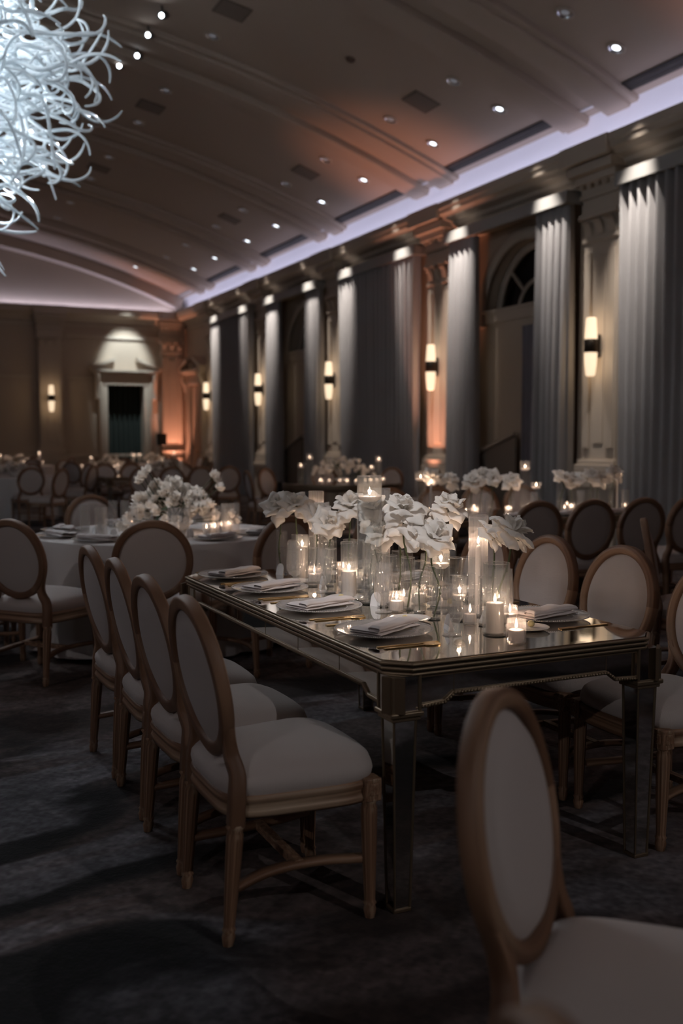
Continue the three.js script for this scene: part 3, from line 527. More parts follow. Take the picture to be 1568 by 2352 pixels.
// ------------------------------------------------------------------ mirrored tables
function mirrorTable(label, x, z, turn, W, L, detail = true) {
  const t = thing('mirrored_table', label, 'table', [x, 0, z], turn, 'mirrored tables'), c = 0.07, a = W / 2, b = L / 2;
  const oct = (k) => [[-a + k, -b + c + k * 0.4], [-a + c + k * 0.4, -b + k], [a - c - k * 0.4, -b + k], [a - k, -b + c + k * 0.4], [a - k, b - c - k * 0.4], [a - c - k * 0.4, b - k], [-a + c + k * 0.4, b - k], [-a + k, b - c - k * 0.4]];
  part('table_top', extrude(outline(oct(0.012)), 0.008).rotateX(Math.PI / 2).translate(0, 0.762, 0), M.mirror, t);
  const ring = (k, y) => oct(k).map(([px, pz]) => V(px, y, pz));
  const reed = (k, y, r, m) => part('edge_reed', merge(ring(k, y).map((p, i, A) => { const q = A[(i + 1) % 8], d = q.clone().sub(p).normalize().multiplyScalar(r * 0.6); return sweep(circle(r, 8), [p.clone().sub(d), q.clone().add(d)], V(0, 1, 0)); })), m, t);
  reed(0.004, 0.754, 0.006, M.gilt); reed(0.008, 0.738, 0.0065, M.gilt); reed(0.012, 0.7225, 0.006, M.gilt);
  part('edge_core', extrude(outline(oct(0.014)), 0.045).rotateX(Math.PI / 2).translate(0, 0.755, 0), M.giltDark, t);
  // aprons with a lowered part at each end and a beaded edge
  const bead = new THREE.IcosahedronGeometry(0.0052, 1);
  for (const [len, off, rot] of [[W, b, 0], [W, b, Math.PI], [L, a, Math.PI / 2], [L, a, -Math.PI / 2]]) {
    const e = len / 2 - 0.09, lo = [[-e, 0.622], [-e + 0.10, 0.628], [-e + 0.135, 0.653], [e - 0.135, 0.653], [e - 0.10, 0.628], [e, 0.622]];
    const ap = new THREE.Group(); ap.name = 'apron'; ap.rotation.y = rot; t.add(ap);
    part('apron_mirror', extrude(outline([...lo, [e, 0.712], [-e, 0.712]]), 0.012).translate(0, 0, off - 0.035), M.mirror, ap);
    const path = lo.map(([px, py]) => V(px, py, off - 0.02));
    part('apron_strip', merge(path.slice(1).map((p, i) => bar(path[i], p, 0.007, 0.012))), M.gilt, ap);
    if (detail && len === W) { const beads = []; for (let i = 1; i < path.length; i++) { const n = Math.max(1, Math.round(path[i].distanceTo(path[i - 1]) / 0.0115)); for (let k = 0; k < n; k++) { const p = path[i - 1].clone().lerp(path[i], k / n); beads.push(bead.clone().translate(p.x, p.y, p.z + 0.007)); } } const bm = part('bead_edge', merge(beads), M.gilt, ap); bm.userData.kind = 'stuff'; }
    for (const q of [-0.62, -0.3, 0, 0.3, 0.62].filter((q) => len === L || Math.abs(q) === 0.62)) part('mirror_joint', box(q * e * 1.1 - 0.001, 0.655, off - 0.0235, q * e * 1.1 + 0.001, 0.71, off - 0.022), M.giltDark, ap);
  }
  // legs: canted mirrored block, collar, tapered mirrored shaft with gilt corners
  for (const sx of [-1, 1]) for (const sz of [-1, 1]) {
    const leg = new THREE.Group(); leg.name = 'leg'; leg.position.set(sx * (a - 0.055), 0, sz * (b - 0.055)); t.add(leg);
    const can = Math.atan2(sx, sz);
    part('leg_block', box(-0.045, 0.61, -0.045, 0.045, 0.72, 0.045), M.mirror, leg);
    const cb = part('block_face', rbox(0.07, 0.11, 0.012, 0.002).translate(0, 0.667, 0.058), M.giltDark, leg); cb.rotation.y = can;
    for (const [ex, ez] of [[1, -1], [-1, 1], [1, 1], [-1, -1]]) part('block_strip', box(ex * 0.045 - 0.004, 0.61, ez * 0.045 - 0.004, ex * 0.045 + 0.004, 0.72, ez * 0.045 + 0.004), M.gilt, leg);
    part('collar', merge([rbox(0.112, 0.016, 0.112, 0.005).translate(0, 0.606, 0), rbox(0.096, 0.014, 0.096, 0.004).translate(0, 0.592, 0)]), M.gilt, leg);
    const top = 0.039, bot = 0.027, H = 0.585;
    part('leg_shaft', new THREE.CylinderGeometry(top * Math.SQRT2 * 0.93, bot * Math.SQRT2 * 0.93, H, 4, 1).rotateY(Math.PI / 4).translate(0, H / 2, 0).toNonIndexed(), M.mirror, leg).geometry.computeVertexNormals();
    for (const [ex, ez] of [[1, -1], [-1, 1], [1, 1], [-1, -1]]) part('corner_strip', bar(V(ex * bot * 0.95, 0, ez * bot * 0.95), V(ex * top * 0.95, H, ez * top * 0.95), 0.0055, 0.0055, V(0, 0, 1)), M.gilt, leg);
    part('leg_foot', rbox(0.06, 0.012, 0.06, 0.003).translate(0, 0.006, 0), M.giltDark, leg);
  }
  return t;
}
mirrorTable('long mirrored dining table with gilt reeded edge in the foreground', MT.x, MT.z, 0, MT.w, MT.l);
mirrorTable('second mirrored dining table behind on the right', T2.x, T2.z, Math.PI / 2, 1.05, 2.2, false);

// ------------------------------------------------------------------ round tables with cloths
function clothGeo(r, h, folds, seed, drop = 0.03) {
  const q = rng(seed), ph = q() * 6;
  const rows = [[0, 0], [0.5, 0], [0.97, 0], [0.995, 0.003], [1.0, 0.012], [1.005, 0.06], [1.008, 0.2], [1.012, 0.45], [1.018, 0.72], [1.025, 1]];
  return grid(128, rows.length - 1, (u, v) => {
    const [k, d] = rows[Math.round(v * (rows.length - 1))], t = -u * TAU, f = Math.max(0, d - 0.04), w = 1 + f * 0.03 * (Math.sin(folds * t + ph) + 0.5 * Math.sin((folds * 2 + 1) * t + 2 * ph) + 0.35 * Math.sin((folds - 3) * t)) ;
    const rr = r * (k + (d > 0.02 ? f * 0.02 : 0)) * w; return V(rr * Math.cos(t), h - d * (h - drop), rr * Math.sin(t));
  }, true);
}
function clothTable(x, z, r, clothLabel, tableLabel, seed) {
  const t = thing('round_table', tableLabel, 'table', [x, 0, z], 0, 'round tables under cloths');
  part('table_top', new THREE.CylinderGeometry(r - 0.01, r - 0.01, 0.02, 48).translate(0, 0.743, 0), M.wood, t);
  part('column', new THREE.CylinderGeometry(0.05, 0.06, 0.7, 20).translate(0, 0.38, 0), M.bronze, t); part('foot', new THREE.CylinderGeometry(0.3, 0.34, 0.03, 32).translate(0, 0.015, 0), M.bronze, t);
  single('tablecloth', clothGeo(r, 0.758, 16, seed), M.cloth, clothLabel, 'tablecloth', [x, 0, z], 0, 'white tablecloths');
}
clothTable(RT.x, RT.z, RT.r, 'white floor length cloth on the left round table', 'round table hidden under the white cloth on the left', 3);
clothTable(2.35, -18.6, 0.9, 'white floor length cloth on a far table at the left edge', 'round table under the white cloth far left', 7);

// ------------------------------------------------------------------ flowers
function petalGeo(len, wid, curl, cup, tip, seed, nu = 8, nv = 10) {     // grows along +y from the origin, face towards +z
  const q = rng(seed), p1 = q() * 6, p2 = q() * 6, sk = (q() - 0.5) * 0.3;
  return grid(nu, nv, (u, v) => {
    const s = (u - 0.5) * 2, w = wid * Math.pow(Math.sin(Math.PI * Math.pow(clamp(v * 0.9 + 0.06, 0, 1), 0.72)), 0.7), x = s * w * 0.5 + sk * wid * v * v;
    const a = curl * v * v, y = len * (v - 0.16 * v * v * Math.abs(curl) + tip * v * v * v * (1 - Math.abs(s)) * 0.2);
    const z = -Math.sin(a) * len * 0.55 * v + cup * wid * s * s * (1 - 1.5 * v) + 0.06 * len * Math.sin(p1 + s * 3.1 + v * 3) * v + 0.035 * len * Math.sin(p2 + s * 7 + v * 5) * v * v;
    return V(x, y * Math.cos(a * 0.35), z);
  });
}
// a rose petal in its own place: base at the origin, out along +z, up +y; the blade leaves at elevation e0 and rolls to e1 at its tip
function rosePetal(len, wid, e0, e1, roll, seed, nu = 8, nv = 9) {
  const q = rng(seed), p1 = q() * 6, p2 = q() * 6, sk = (q() - 0.5) * 0.35, line = [[0, 0]];
  for (let i = 1; i <= 40; i++) { const e = lerp(e0, e1, Math.pow(i / 40, 1.6)); line.push([line[i - 1][0] + Math.cos(e) * len / 40, line[i - 1][1] + Math.sin(e) * len / 40]); }
  return grid(nu, nv, (u, v) => {
    const s = (u - 0.5) * 2, w = wid * (0.22 + 0.78 * Math.pow(Math.sin(Math.PI * 0.5 * Math.min(1, v * 1.45)), 0.9)) * (1 - 0.55 * Math.pow(v, 5)), k = 1 - 0.16 * s * s * v * v, t = Math.min(40, v * k * 40), i = Math.min(39, Math.floor(t)), f = t - i;
    const r = lerp(line[i][0], line[i + 1][0], f), h = lerp(line[i][1], line[i + 1][1], f), e = lerp(e0, e1, Math.pow(v, 1.6)), off = -roll * wid * s * s * (0.3 + v) + 0.05 * len * Math.sin(p1 + s * 3.2 + v * 3) * v + 0.04 * len * Math.sin(p2 + s * 6.5 + v * 5) * v * v;
    return V(s * w * 0.5 + sk * wid * 0.5 * v * v, h + off * Math.cos(e), r - off * Math.sin(e));
  });
}
const RP = { heart: [0, 1].map((k) => rosePetal(0.036, 0.036, 1.5, 1.75, -0.35, 140 + k, 6, 6)), inner: [0, 1, 2].map((k) => rosePetal(0.052, 0.05, 1.45, 0.9 - 0.1 * k, -0.12, 150 + k)), mid: [0, 1, 2].map((k) => rosePetal(0.066, 0.064, 1.3, 0.0 - 0.2 * k, 0.08, 160 + k)), outer: [0, 1, 2, 3].map((k) => rosePetal(0.078, 0.074, 0.75, -0.75 - 0.15 * k, 0.16, 170 + k)), guard: [0, 1, 2].map((k) => rosePetal(0.072, 0.07, 0.1, -1.3 - 0.15 * k, 0.14, 180 + k)) };
function petals(r, small) {                           // [geometry, matrix] of one open, reflexed rose facing +y
  const list = [], put = (g, az, y, s, tilt) => { const m = new THREE.Matrix4().makeRotationFromEuler(new THREE.Euler(tilt, az, 0.25 * (r() - 0.5), 'YXZ')); m.setPosition(0.004 * Math.sin(az), y, 0.004 * Math.cos(az)); list.push([g, m.scale(V(s, s, s))]); };
  const ring = (kind, n, y, t) => { const o = r() * TAU; for (let i = 0; i < n; i++) put(RP[kind][i % RP[kind].length], o + i / n * TAU + 0.35 * (r() - 0.5), y, 0.9 + 0.28 * r(), t * (r() - 0.5)); };
  ring('heart', 3, 0.0, 0.2); ring('inner', 4, -0.001, 0.3); ring('mid', 5, -0.003, 0.4); ring('outer', small ? 5 : 6, -0.006, 0.5); ring('guard', small ? 3 : 4, -0.01, 0.5);
  return list;
}
// rose on a stem: base of the stem at the origin, head at `head` (local), turned to face (fx, fy, fz)
const curveTo = (a, b, bow, r) => new THREE.CatmullRomCurve3([a, a.clone().lerp(b, 0.35).add(V(bow * (r() - 0.5), 0, bow * (r() - 0.5))), a.clone().lerp(b, 0.7).add(V(bow * (r() - 0.5), 0, bow * (r() - 0.5))), b]);
function rose(label, pos, head, face, seed, fine = true, group = 'white roses on the mirrored table', s = 1) {
  const r = rng(seed), g = thing('white_rose', label, 'rose', pos, 0, group), b = V(...head);
  const c = curveTo(V(0, 0, 0), b, 0.035, r).getPoints(14), nf = V(...face).normalize(), q = new THREE.Quaternion().setFromUnitVectors(V(0, 1, 0), nf).multiply(new THREE.Quaternion().setFromAxisAngle(V(0, 1, 0), r() * 6));
  const st = part('stem', tube(c, 0.0032, 6), M.stem, g);
  if (fine) for (let i = 0; i < 2; i++) { const p = c[4 + i * 4]; part('stem_node', new THREE.IcosahedronGeometry(0.0048, 1).scale(1, 1.4, 1).translate(p.x + 0.002, p.y, p.z), M.stem, st); }
  const sep = petalGeo(0.035, 0.012, 0.6, 0.1, 1, 9, 3, 5);
  for (let i = 0; i < (fine ? 4 : 0); i++) { const m = part('sepal', sep, M.leaf, g); m.quaternion.copy(q).multiply(new THREE.Quaternion().setFromEuler(new THREE.Euler(1.9, i * 1.57, 0, 'YXZ'))); m.position.copy(b).addScaledVector(nf, -0.014); }
  const P0 = petals(r, !fine), place = new THREE.Matrix4().compose(b, q, V(s, s, s));
  if (fine) for (const [geo, m] of P0) { const pm = part('petal', geo, M.petal, g); pm.applyMatrix4(place.clone().multiply(m)); }
  else part('bloom', merge(P0.map(([geo, m]) => geo.clone().applyMatrix4(m))), M.petal, g).applyMatrix4(place);
  return g;
}

// ------------------------------------------------------------------ glass, candles, tableware
const TY = 0.762;                                       // height of the mirrored tops
const cyl = (r, h) => memo(`cyl${r}_${h}`, () => lathe([[0.0005, 0.006], [r * 0.9, 0.005], [r * 0.97, 0.003], [r, 0.006], [r, h - 0.002], [r + 0.0008, h], [r - 0.0012, h + 0.0006]], 40));
const ribs = (r, h, n = 20) => memo(`rib${r}_${h}_${n}`, () => fluted([[0.0005, 0.004], [r * 0.9, 0.004], [r, 0.006], [r, h * 0.33], [r, h * 0.66], [r, h], [r - 0.0025, h + 0.001]], n * 8, (t, q, y) => (y > 0.005 && y < h + 0.0005 ? 1 - 0.085 * Math.abs(Math.sin(t * n / 2)) : 1)));
const disc = (r, y) => memo(`disc${r}_${y}`, () => new THREE.CircleGeometry(r, 32).rotateX(-Math.PI / 2).translate(0, y, 0));
const flameGeo = memo('flame', () => lathe([[0.0005, 0], [0.0032, 0.003], [0.0048, 0.008], [0.0044, 0.014], [0.0026, 0.021], [0.0008, 0.028], [0.0002, 0.031]], 12));
function flame(parent, y, x, z, py, power = 0.02, light = true) {
  const w = part('wick', new THREE.CylinderGeometry(0.0008, 0.0008, 0.01, 5).translate(0, y + 0.004, 0), M.wick, parent), f = part('flame', flameGeo, M.flame, parent); f.position.y = y + 0.006;
  if (light) point([x, py + y + 0.016, z], FLAME, power * 1.6, 0.35);
  return f;
}
const onTable = 'table ware on the mirrored table';
function vase(kind, x, z, r, h, level, label, y = TY, group = 'glass vases on the mirrored table') {
  const g = thing(kind, label, 'vase', [x, y, z], 0, group);
  part('glass_wall', kind.startsWith('ribbed') ? ribs(r, h) : cyl(r, h), kind.startsWith('ribbed') ? M.ribbed : M.glass, g);
  if (group === 'glass vases on the mirrored table') { part('glass_rim', memo(`rim${r}`, () => new THREE.TorusGeometry(r - 0.0008, 0.0013, 6, 48).rotateX(Math.PI / 2)), M.glassSolid, g).position.y = h; if (kind === 'glass_cylinder_vase') part('inner_wall', memo(`inw${r}_${h}`, () => lathe([[r - 0.0032, 0.008], [r - 0.0026, h * 0.5], [r - 0.0026, h - 0.001]], 40)), M.glass, g); part('glass_base', memo(`base${r}`, () => lathe([[0.0005, 0.0005], [r - 0.004, 0.0005], [r - 0.0015, 0.003], [r - 0.002, 0.0055], [r - 0.006, 0.0065], [0.0005, 0.0062]], 32)), M.glassSolid, g); }
  if (level) part('water', disc(r - 0.0015, h * level), M.water, g);
  return g;
}
function pillarCandle(x, z, r, h, label, y = TY, power = 0.02, group = 'pillar candles') {
  const g = thing('pillar_candle', label, 'candle', [x, y + 0.007, z], 0, group);
  part('wax', lathe([[0.0005, 0], [r, 0], [r, h - 0.004], [r - 0.003, h], [r * 0.8, h - 0.003], [r * 0.3, h - 0.006], [0.0005, h - 0.007]], 32), M.wax, g); flame(g, h - 0.006, x, z, y + 0.007, power); return g;
}
function floatingCandle(x, z, r, y, label, power = 0.02, group = 'floating candles') {
  const g = thing('floating_candle', label, 'candle', [x, y, z], 0, group);
  part('wax', lathe([[0.0005, -0.012], [r * 0.6, -0.012], [r * 0.9, -0.004], [r, 0.004], [r * 0.97, 0.008], [r * 0.7, 0.0075], [0.0005, 0.006]], 32), M.wax, g); flame(g, 0.007, x, z, y, power); return g;
}
function taperCandle(x, z, h, label, y = TY, power = 0.02, group = 'taper candles') {
  const g = thing('taper_candle', label, 'candle', [x, y + 0.008, z], 0, group);
  part('wax', lathe([[0.0005, 0], [0.011, 0], [0.0095, h - 0.012], [0.004, h], [0.0005, h]], 18), M.wax, g); flame(g, h - 0.002, x, z, y + 0.008, power); return g;
}
function votive(x, z, label, y = TY, s = 1, power = 0.018, light = true, group = 'votive candles') {
  const g = thing('votive_candle', label, 'votive', [x, y, z], 0, group), r = 0.03 * s, h = 0.074 * s;
  part('glass_holder', light ? ribs(r, h, 18) : cyl(r, h), M.ribbed, g);
  part('wax', lathe([[0.0005, 0.008], [r * 0.82, 0.008], [r * 0.82, h * 0.55], [r * 0.7, h * 0.57], [0.0005, h * 0.555]], 24), M.wax, g);
  flame(g, h * 0.55, x, z, y, power, light); return g;
}
const gobletGeo = memo('gob', () => lathe([[0.0005, 0.004], [0.032, 0.002], [0.033, 0.0035], [0.012, 0.007], [0.006, 0.014], [0.0055, 0.026], [0.012, 0.032], [0.026, 0.04], [0.0355, 0.06], [0.037, 0.085], [0.0345, 0.13], [0.031, 0.185], [0.0315, 0.187]], 40));
function goblet(x, z, label, y = TY, group = 'water goblets') {
  const g = thing('water_goblet', label, 'glass', [x, y, z], 0, group); part('bowl_and_foot', gobletGeo, M.ribbed, g); part('water', disc(0.0325, 0.15), M.water, g); return g;
}
const highballGeo = cyl(0.033, 0.2);
function highball(x, z, label, y, group) { const g = thing('tall_water_glass', label, 'glass', [x, y, z], 0, group); part('glass_wall', highballGeo, M.ribbed, g); part('water', disc(0.0315, 0.15), M.water, g); return g; }
const chargerGeo = memo('ch', () => lathe([[0.0005, 0.006], [0.1, 0.006], [0.108, 0.008], [0.112, 0.0105], [0.118, 0.009], [0.124, 0.012], [0.130, 0.0105], [0.137, 0.0135], [0.144, 0.012], [0.152, 0.015], [0.160, 0.0145], [0.165, 0.017], [0.1655, 0.0155], [0.15, 0.011], [0.1, 0.002], [0.0005, 0.002]].reverse(), 72));
const chargerBeads = memo('cb', () => { const b = new THREE.IcosahedronGeometry(0.0026, 1), L = []; for (let i = 0; i < 150; i++) { const t = i / 150 * TAU; L.push(b.clone().translate(0.1635 * Math.cos(t), 0.017, 0.1635 * Math.sin(t))); } for (let i = 0; i < 100; i++) { const t = i / 100 * TAU; L.push(b.clone().scale(0.7, 0.7, 0.7).translate(0.108 * Math.cos(t), 0.009, 0.108 * Math.sin(t))); } return merge(L); });
function charger(x, z, label, y = TY, group = 'glass charger plates', fine = true) {
  const g = thing('charger_plate', label, 'plate', [x, y, z], 0, group); part('plate_body', chargerGeo, M.charger, g); if (fine) { const b = part('bead_rim', chargerBeads, M.charger, g); b.userData.kind = 'stuff'; } return g;
}
const napkinGeo = (seed) => memo('nap' + seed, () => {    // linen folded lengthwise in layers; long axis x
  const r = rng(seed), W = 0.245, layers = [];
  const sheet = (y0, z0, z1, th, ph, lift) => { const sec = []; return grid(30, 14, (u, v) => { const t = v * 2 * Math.PI, zc = (z0 + z1) / 2, hz = Math.abs(z1 - z0) / 2, x = (u - 0.5) * W * (1 + 0.015 * Math.sin(v * 9)), sq = (q) => Math.sign(q) * Math.abs(q) ** 0.6; const end = Math.min(1, Math.min(u, 1 - u) * 22), wav = 0.0025 * Math.sin(u * 7 + ph) + 0.002 * Math.sin(u * 15 + 2 * ph); return V(x, y0 + th * (0.55 + 0.45 * end) * (0.5 + 0.5 * sq(Math.sin(t))) + wav * (0.4 + Math.sin(t) * 0.4) + lift * u, zc + hz * sq(Math.cos(t)) + 0.004 * Math.sin(u * 5 + ph)); }); };
  layers.push(sheet(0, -0.062, 0.064, 0.010, r() * 6, 0), sheet(0.009, -0.06, 0.058, 0.010, r() * 6, 0.002), sheet(0.016, 0.012, 0.06, 0.017, r() * 6, -0.002));
  return merge(layers);
});
function napkin(x, z, turn, seed, label, y = TY, group = 'folded napkins') { return single('folded_napkin', napkinGeo(seed % 3), M.napkin, label, 'napkin', [x, y + 0.0125, z], turn, group); }
const butterGeo = memo('bp', () => lathe([[0.0005, 0.004], [0.045, 0.004], [0.06, 0.009], [0.075, 0.0125], [0.076, 0.0115], [0.06, 0.006], [0.04, 0.0015], [0.0005, 0.0015]].reverse(), 48));
function flat(pts, th, bevel = 0.0008) { return extrude(outline(pts), th, bevel).rotateX(-Math.PI / 2); }
const knifeGeo = memo('kn', () => merge([flat([[-0.004, -0.11], [0.004, -0.11], [0.0055, -0.06], [0.004, 0.0], [0.009, 0.02], [0.010, 0.075], [0.004, 0.108], [-0.004, 0.11], [-0.004, 0]], 0.0022)]));
const forkGeo = memo('fk', () => merge([flat([[-0.006, -0.1], [0.006, -0.1], [0.0065, -0.06], [0.003, 0], [0.0035, 0.03], [0.011, 0.05], [0.011, 0.06], [-0.011, 0.06], [-0.011, 0.05], [-0.0035, 0.03], [-0.003, 0], [-0.0065, -0.06]], 0.002), ...[-0.009, -0.003, 0.003, 0.009].map((x) => flat([[x - 0.0018, 0.058], [x + 0.0018, 0.058], [x + 0.0012, 0.102], [x - 0.0012, 0.102]], 0.002, 0.0004))]));
const spoonGeo = memo('sp', () => { const o = []; for (let i = 0; i <= 20; i++) { const t = -Math.PI / 2 + 0.35 + i / 20 * (TAU - 0.7); o.push([0.019 * Math.cos(t), 0.07 + 0.03 * Math.sin(t)]); } return merge([flat([[-0.0055, -0.1], [0.0055, -0.1], [0.003, 0], [0.003, 0.045], [-0.003, 0.045], [-0.003, 0]], 0.0022), flat(o, 0.0025)]); });
function cutlery(kind, x, z, turn, label, y = TY) { return single('gold_' + kind, { knife: knifeGeo, fork: forkGeo, spoon: spoonGeo }[kind], M.gold, label, kind, [x, y + 0.001, z], turn, 'gold cutlery'); }
const cardGeo = memo('card', () => { const s = new THREE.Shape(); s.moveTo(-0.028, 0); s.lineTo(0.028, 0); s.lineTo(0.028, 0.028); s.absarc(0, 0.028, 0.028, 0, Math.PI, false); s.closePath(); return extrude(s, 0.0012, 0, 16); });
const cardFoot = memo('cardf', () => box(-0.012, 0, -0.03, 0.012, 0.022, 0));
function placeCard(x, z, turn, label, y = TY, group = 'place cards') { const g = thing('place_card', label, 'place card', [x, y, z], turn, group); part('card_face', cardGeo, M.card, g).rotation.x = -0.18; part('card_strut', extrude(outline([[0, 0], [0.03, 0], [0.008, 0.05]]), 0.001).rotateY(Math.PI / 2).translate(0, 0, 0.0), M.card, g); return g; }

// ------------------------------------------------------------------ the mirrored table in front: eight settings
const SET = [-2.93, -3.46, -3.98, -4.46];
SET.forEach((z, i) => {
  const w = ['nearest', 'second', 'third', 'farthest'][i];
  for (const [side, x, s] of [['left', 1.545, 1], ['right', 2.205, -1]]) {
    if (side === 'right' && i > 3) continue;
    const who = `${w} ${side} setting of the mirrored table`;
    charger(x, z, `beaded clear glass charger plate at the ${who}`);
    napkin(x + s * 0.005, z, Math.PI / 2 + (side === 'left' ? [0.12, -0.05, 0.06, 0.1][i] : [-0.1, 0.08, 0, 0.05][i]) - 1.2 * (side === 'left' ? 1 : 1), i + (side === 'left' ? 0 : 1), `folded off white napkin at the ${who}`);
    cutlery('knife', x - s * 0.02, z + s * 0.205, s > 0 ? -Math.PI / 2 : Math.PI / 2, `gold table knife at the ${who}`);
    cutlery('spoon', x - s * 0.02, z + s * 0.235, s > 0 ? -Math.PI / 2 : Math.PI / 2, `gold spoon at the ${who}`);
    cutlery('fork', x - s * 0.02, z - s * 0.2, s > 0 ? -Math.PI / 2 : Math.PI / 2, `gold fork at the ${who}`);
    const bx = x + s * 0.19, bz = z - s * 0.16;
    if (!(i === 3 && side === 'left')) { const b = single('butter_plate', butterGeo, M.china, `small white butter plate at the ${who}`, 'plate', [bx, TY, bz], 0, 'butter plates');
      single('butter_ball', memo('bb', () => { const q = new THREE.IcosahedronGeometry(0.0125, 3), p = q.attributes.position; for (let k = 0; k < p.count; k++) { const f = 1 + 0.05 * Math.sin(p.getX(k) * 400) * Math.sin(p.getZ(k) * 380 + 1); p.setXYZ(k, p.getX(k) * f, p.getY(k) * f * 0.9, p.getZ(k) * f); } q.computeVertexNormals(); return q; }), M.butter, `round butter ball at the ${who}`, 'butter', [bx - s * 0.03, TY + 0.0155, bz + 0.02 * s], 0, 'butter balls'); }
    placeCard(x + s * 0.22, z + s * 0.04, Math.PI / 2 * (s > 0 ? -1 : 1) + 0.25 * (i % 2 ? 1 : -1), `arched white place card at the ${who}`);
  }
  goblet(1.735, z + [0.125, 0.17, 0.14, 0.3][i], `short stemmed water goblet beside the ${w} left setting`);
  goblet(2.04, z - 0.02, `short stemmed water goblet beside the ${w} right setting`);
});
// centre line: cylinders, candles and single roses
const faceCam = (x, z, up = 0.75) => { const d = V(-x, 0, -z).normalize(); return [d.x * 0.7, up, d.z * 0.7]; };
vase('glass_cylinder_vase', 1.783, -3.503, 0.0495, 0.505, 0.82, 'tallest clear glass cylinder with a floating candle at its top'); floatingCandle(1.783, -3.503, 0.046, TY + 0.418, 'white floating candle high in the tallest glass cylinder', 0.03);
vase('ribbed_glass_cylinder', 1.98, -3.78, 0.04, 0.44, 0, 'tall ribbed glass cylinder just right of the tallest vase'); taperCandle(1.98, -3.78, 0.20, 'white taper candle in the ribbed cylinder behind the tallest vase', TY, 0.02);
vase('ribbed_glass_cylinder', 1.95, -4.40, 0.037, 0.40, 0, 'ribbed glass cylinder standing out above the left roses'); taperCandle(1.95, -4.40, 0.29, 'lit taper candle in the ribbed cylinder among the left roses', TY, 0.025);
vase('ribbed_glass_cylinder', 2.014, -3.076, 0.036, 0.372, 0, 'ribbed glass cylinder among the right hand roses'); taperCandle(2.014, -3.076, 0.255, 'tall lit taper candle in the right hand ribbed cylinder', TY, 0.025);
vase('glass_cylinder_vase', 1.772, -3.667, 0.034, 0.228, 0, 'clear glass cylinder holding the pillar candle left of the tallest vase'); pillarCandle(1.772, -3.667, 0.0305, 0.103, 'white pillar candle in the cylinder left of the tallest vase', TY, 0.022);
vase('glass_cylinder_vase', 1.812, -4.251, 0.03, 0.205, 0, 'clear glass cylinder with pillar candle among the far left vases'); pillarCandle(1.812, -4.251, 0.0265, 0.145, 'white pillar candle burning at the far left of the centrepiece', TY, 0.022);
vase('glass_cylinder_vase', 1.872, -2.749, 0.0445, 0.240, 0, 'wide clear glass cylinder nearest the right table end'); pillarCandle(1.872, -2.755, 0.03, 0.10, 'low pillar candle in the wide cylinder at the near end', TY, 0.022);
vase('glass_cylinder_vase', 1.93, -3.20, 0.034, 0.235, 0.75, 'clear cylinder with floating candle behind the right hand roses'); floatingCandle(1.93, -3.20, 0.031, TY + 0.178, 'floating candle below the right hand roses', 0.022);
vase('glass_cylinder_vase', 1.90, -3.02, 0.027, 0.16, 0.5, 'small clear cylinder with a low floating candle in front'); floatingCandle(1.90, -3.02, 0.023, TY + 0.085, 'low floating candle in the small front cylinder', 0.018);
votive(1.850, -2.601, 'ribbed votive at the near table end', TY, 1.05); votive(1.784, -3.279, 'ribbed votive glowing beside the middle goblet'); votive(1.812, -4.109, 'ribbed votive in front of the left roses');
votive(1.95, -3.40, 'ribbed votive hidden behind the middle bud vases'); votive(1.93, -3.92, 'ribbed votive behind the tall pillar candle'); votive(2.02, -2.88, 'ribbed votive by the nearest right place card', TY, 0.9); votive(2.0, -4.2, 'ribbed votive at the far right of the centrepiece');
votive(1.86, -3.36, 'ribbed votive between the middle bud vases', TY, 0.85, 0, false); votive(1.90, -2.95, 'ribbed votive behind the low front candle', TY, 0.85, 0, false); votive(1.84, -3.86, 'ribbed votive left of the tallest vase', TY, 0.85, 0, false);
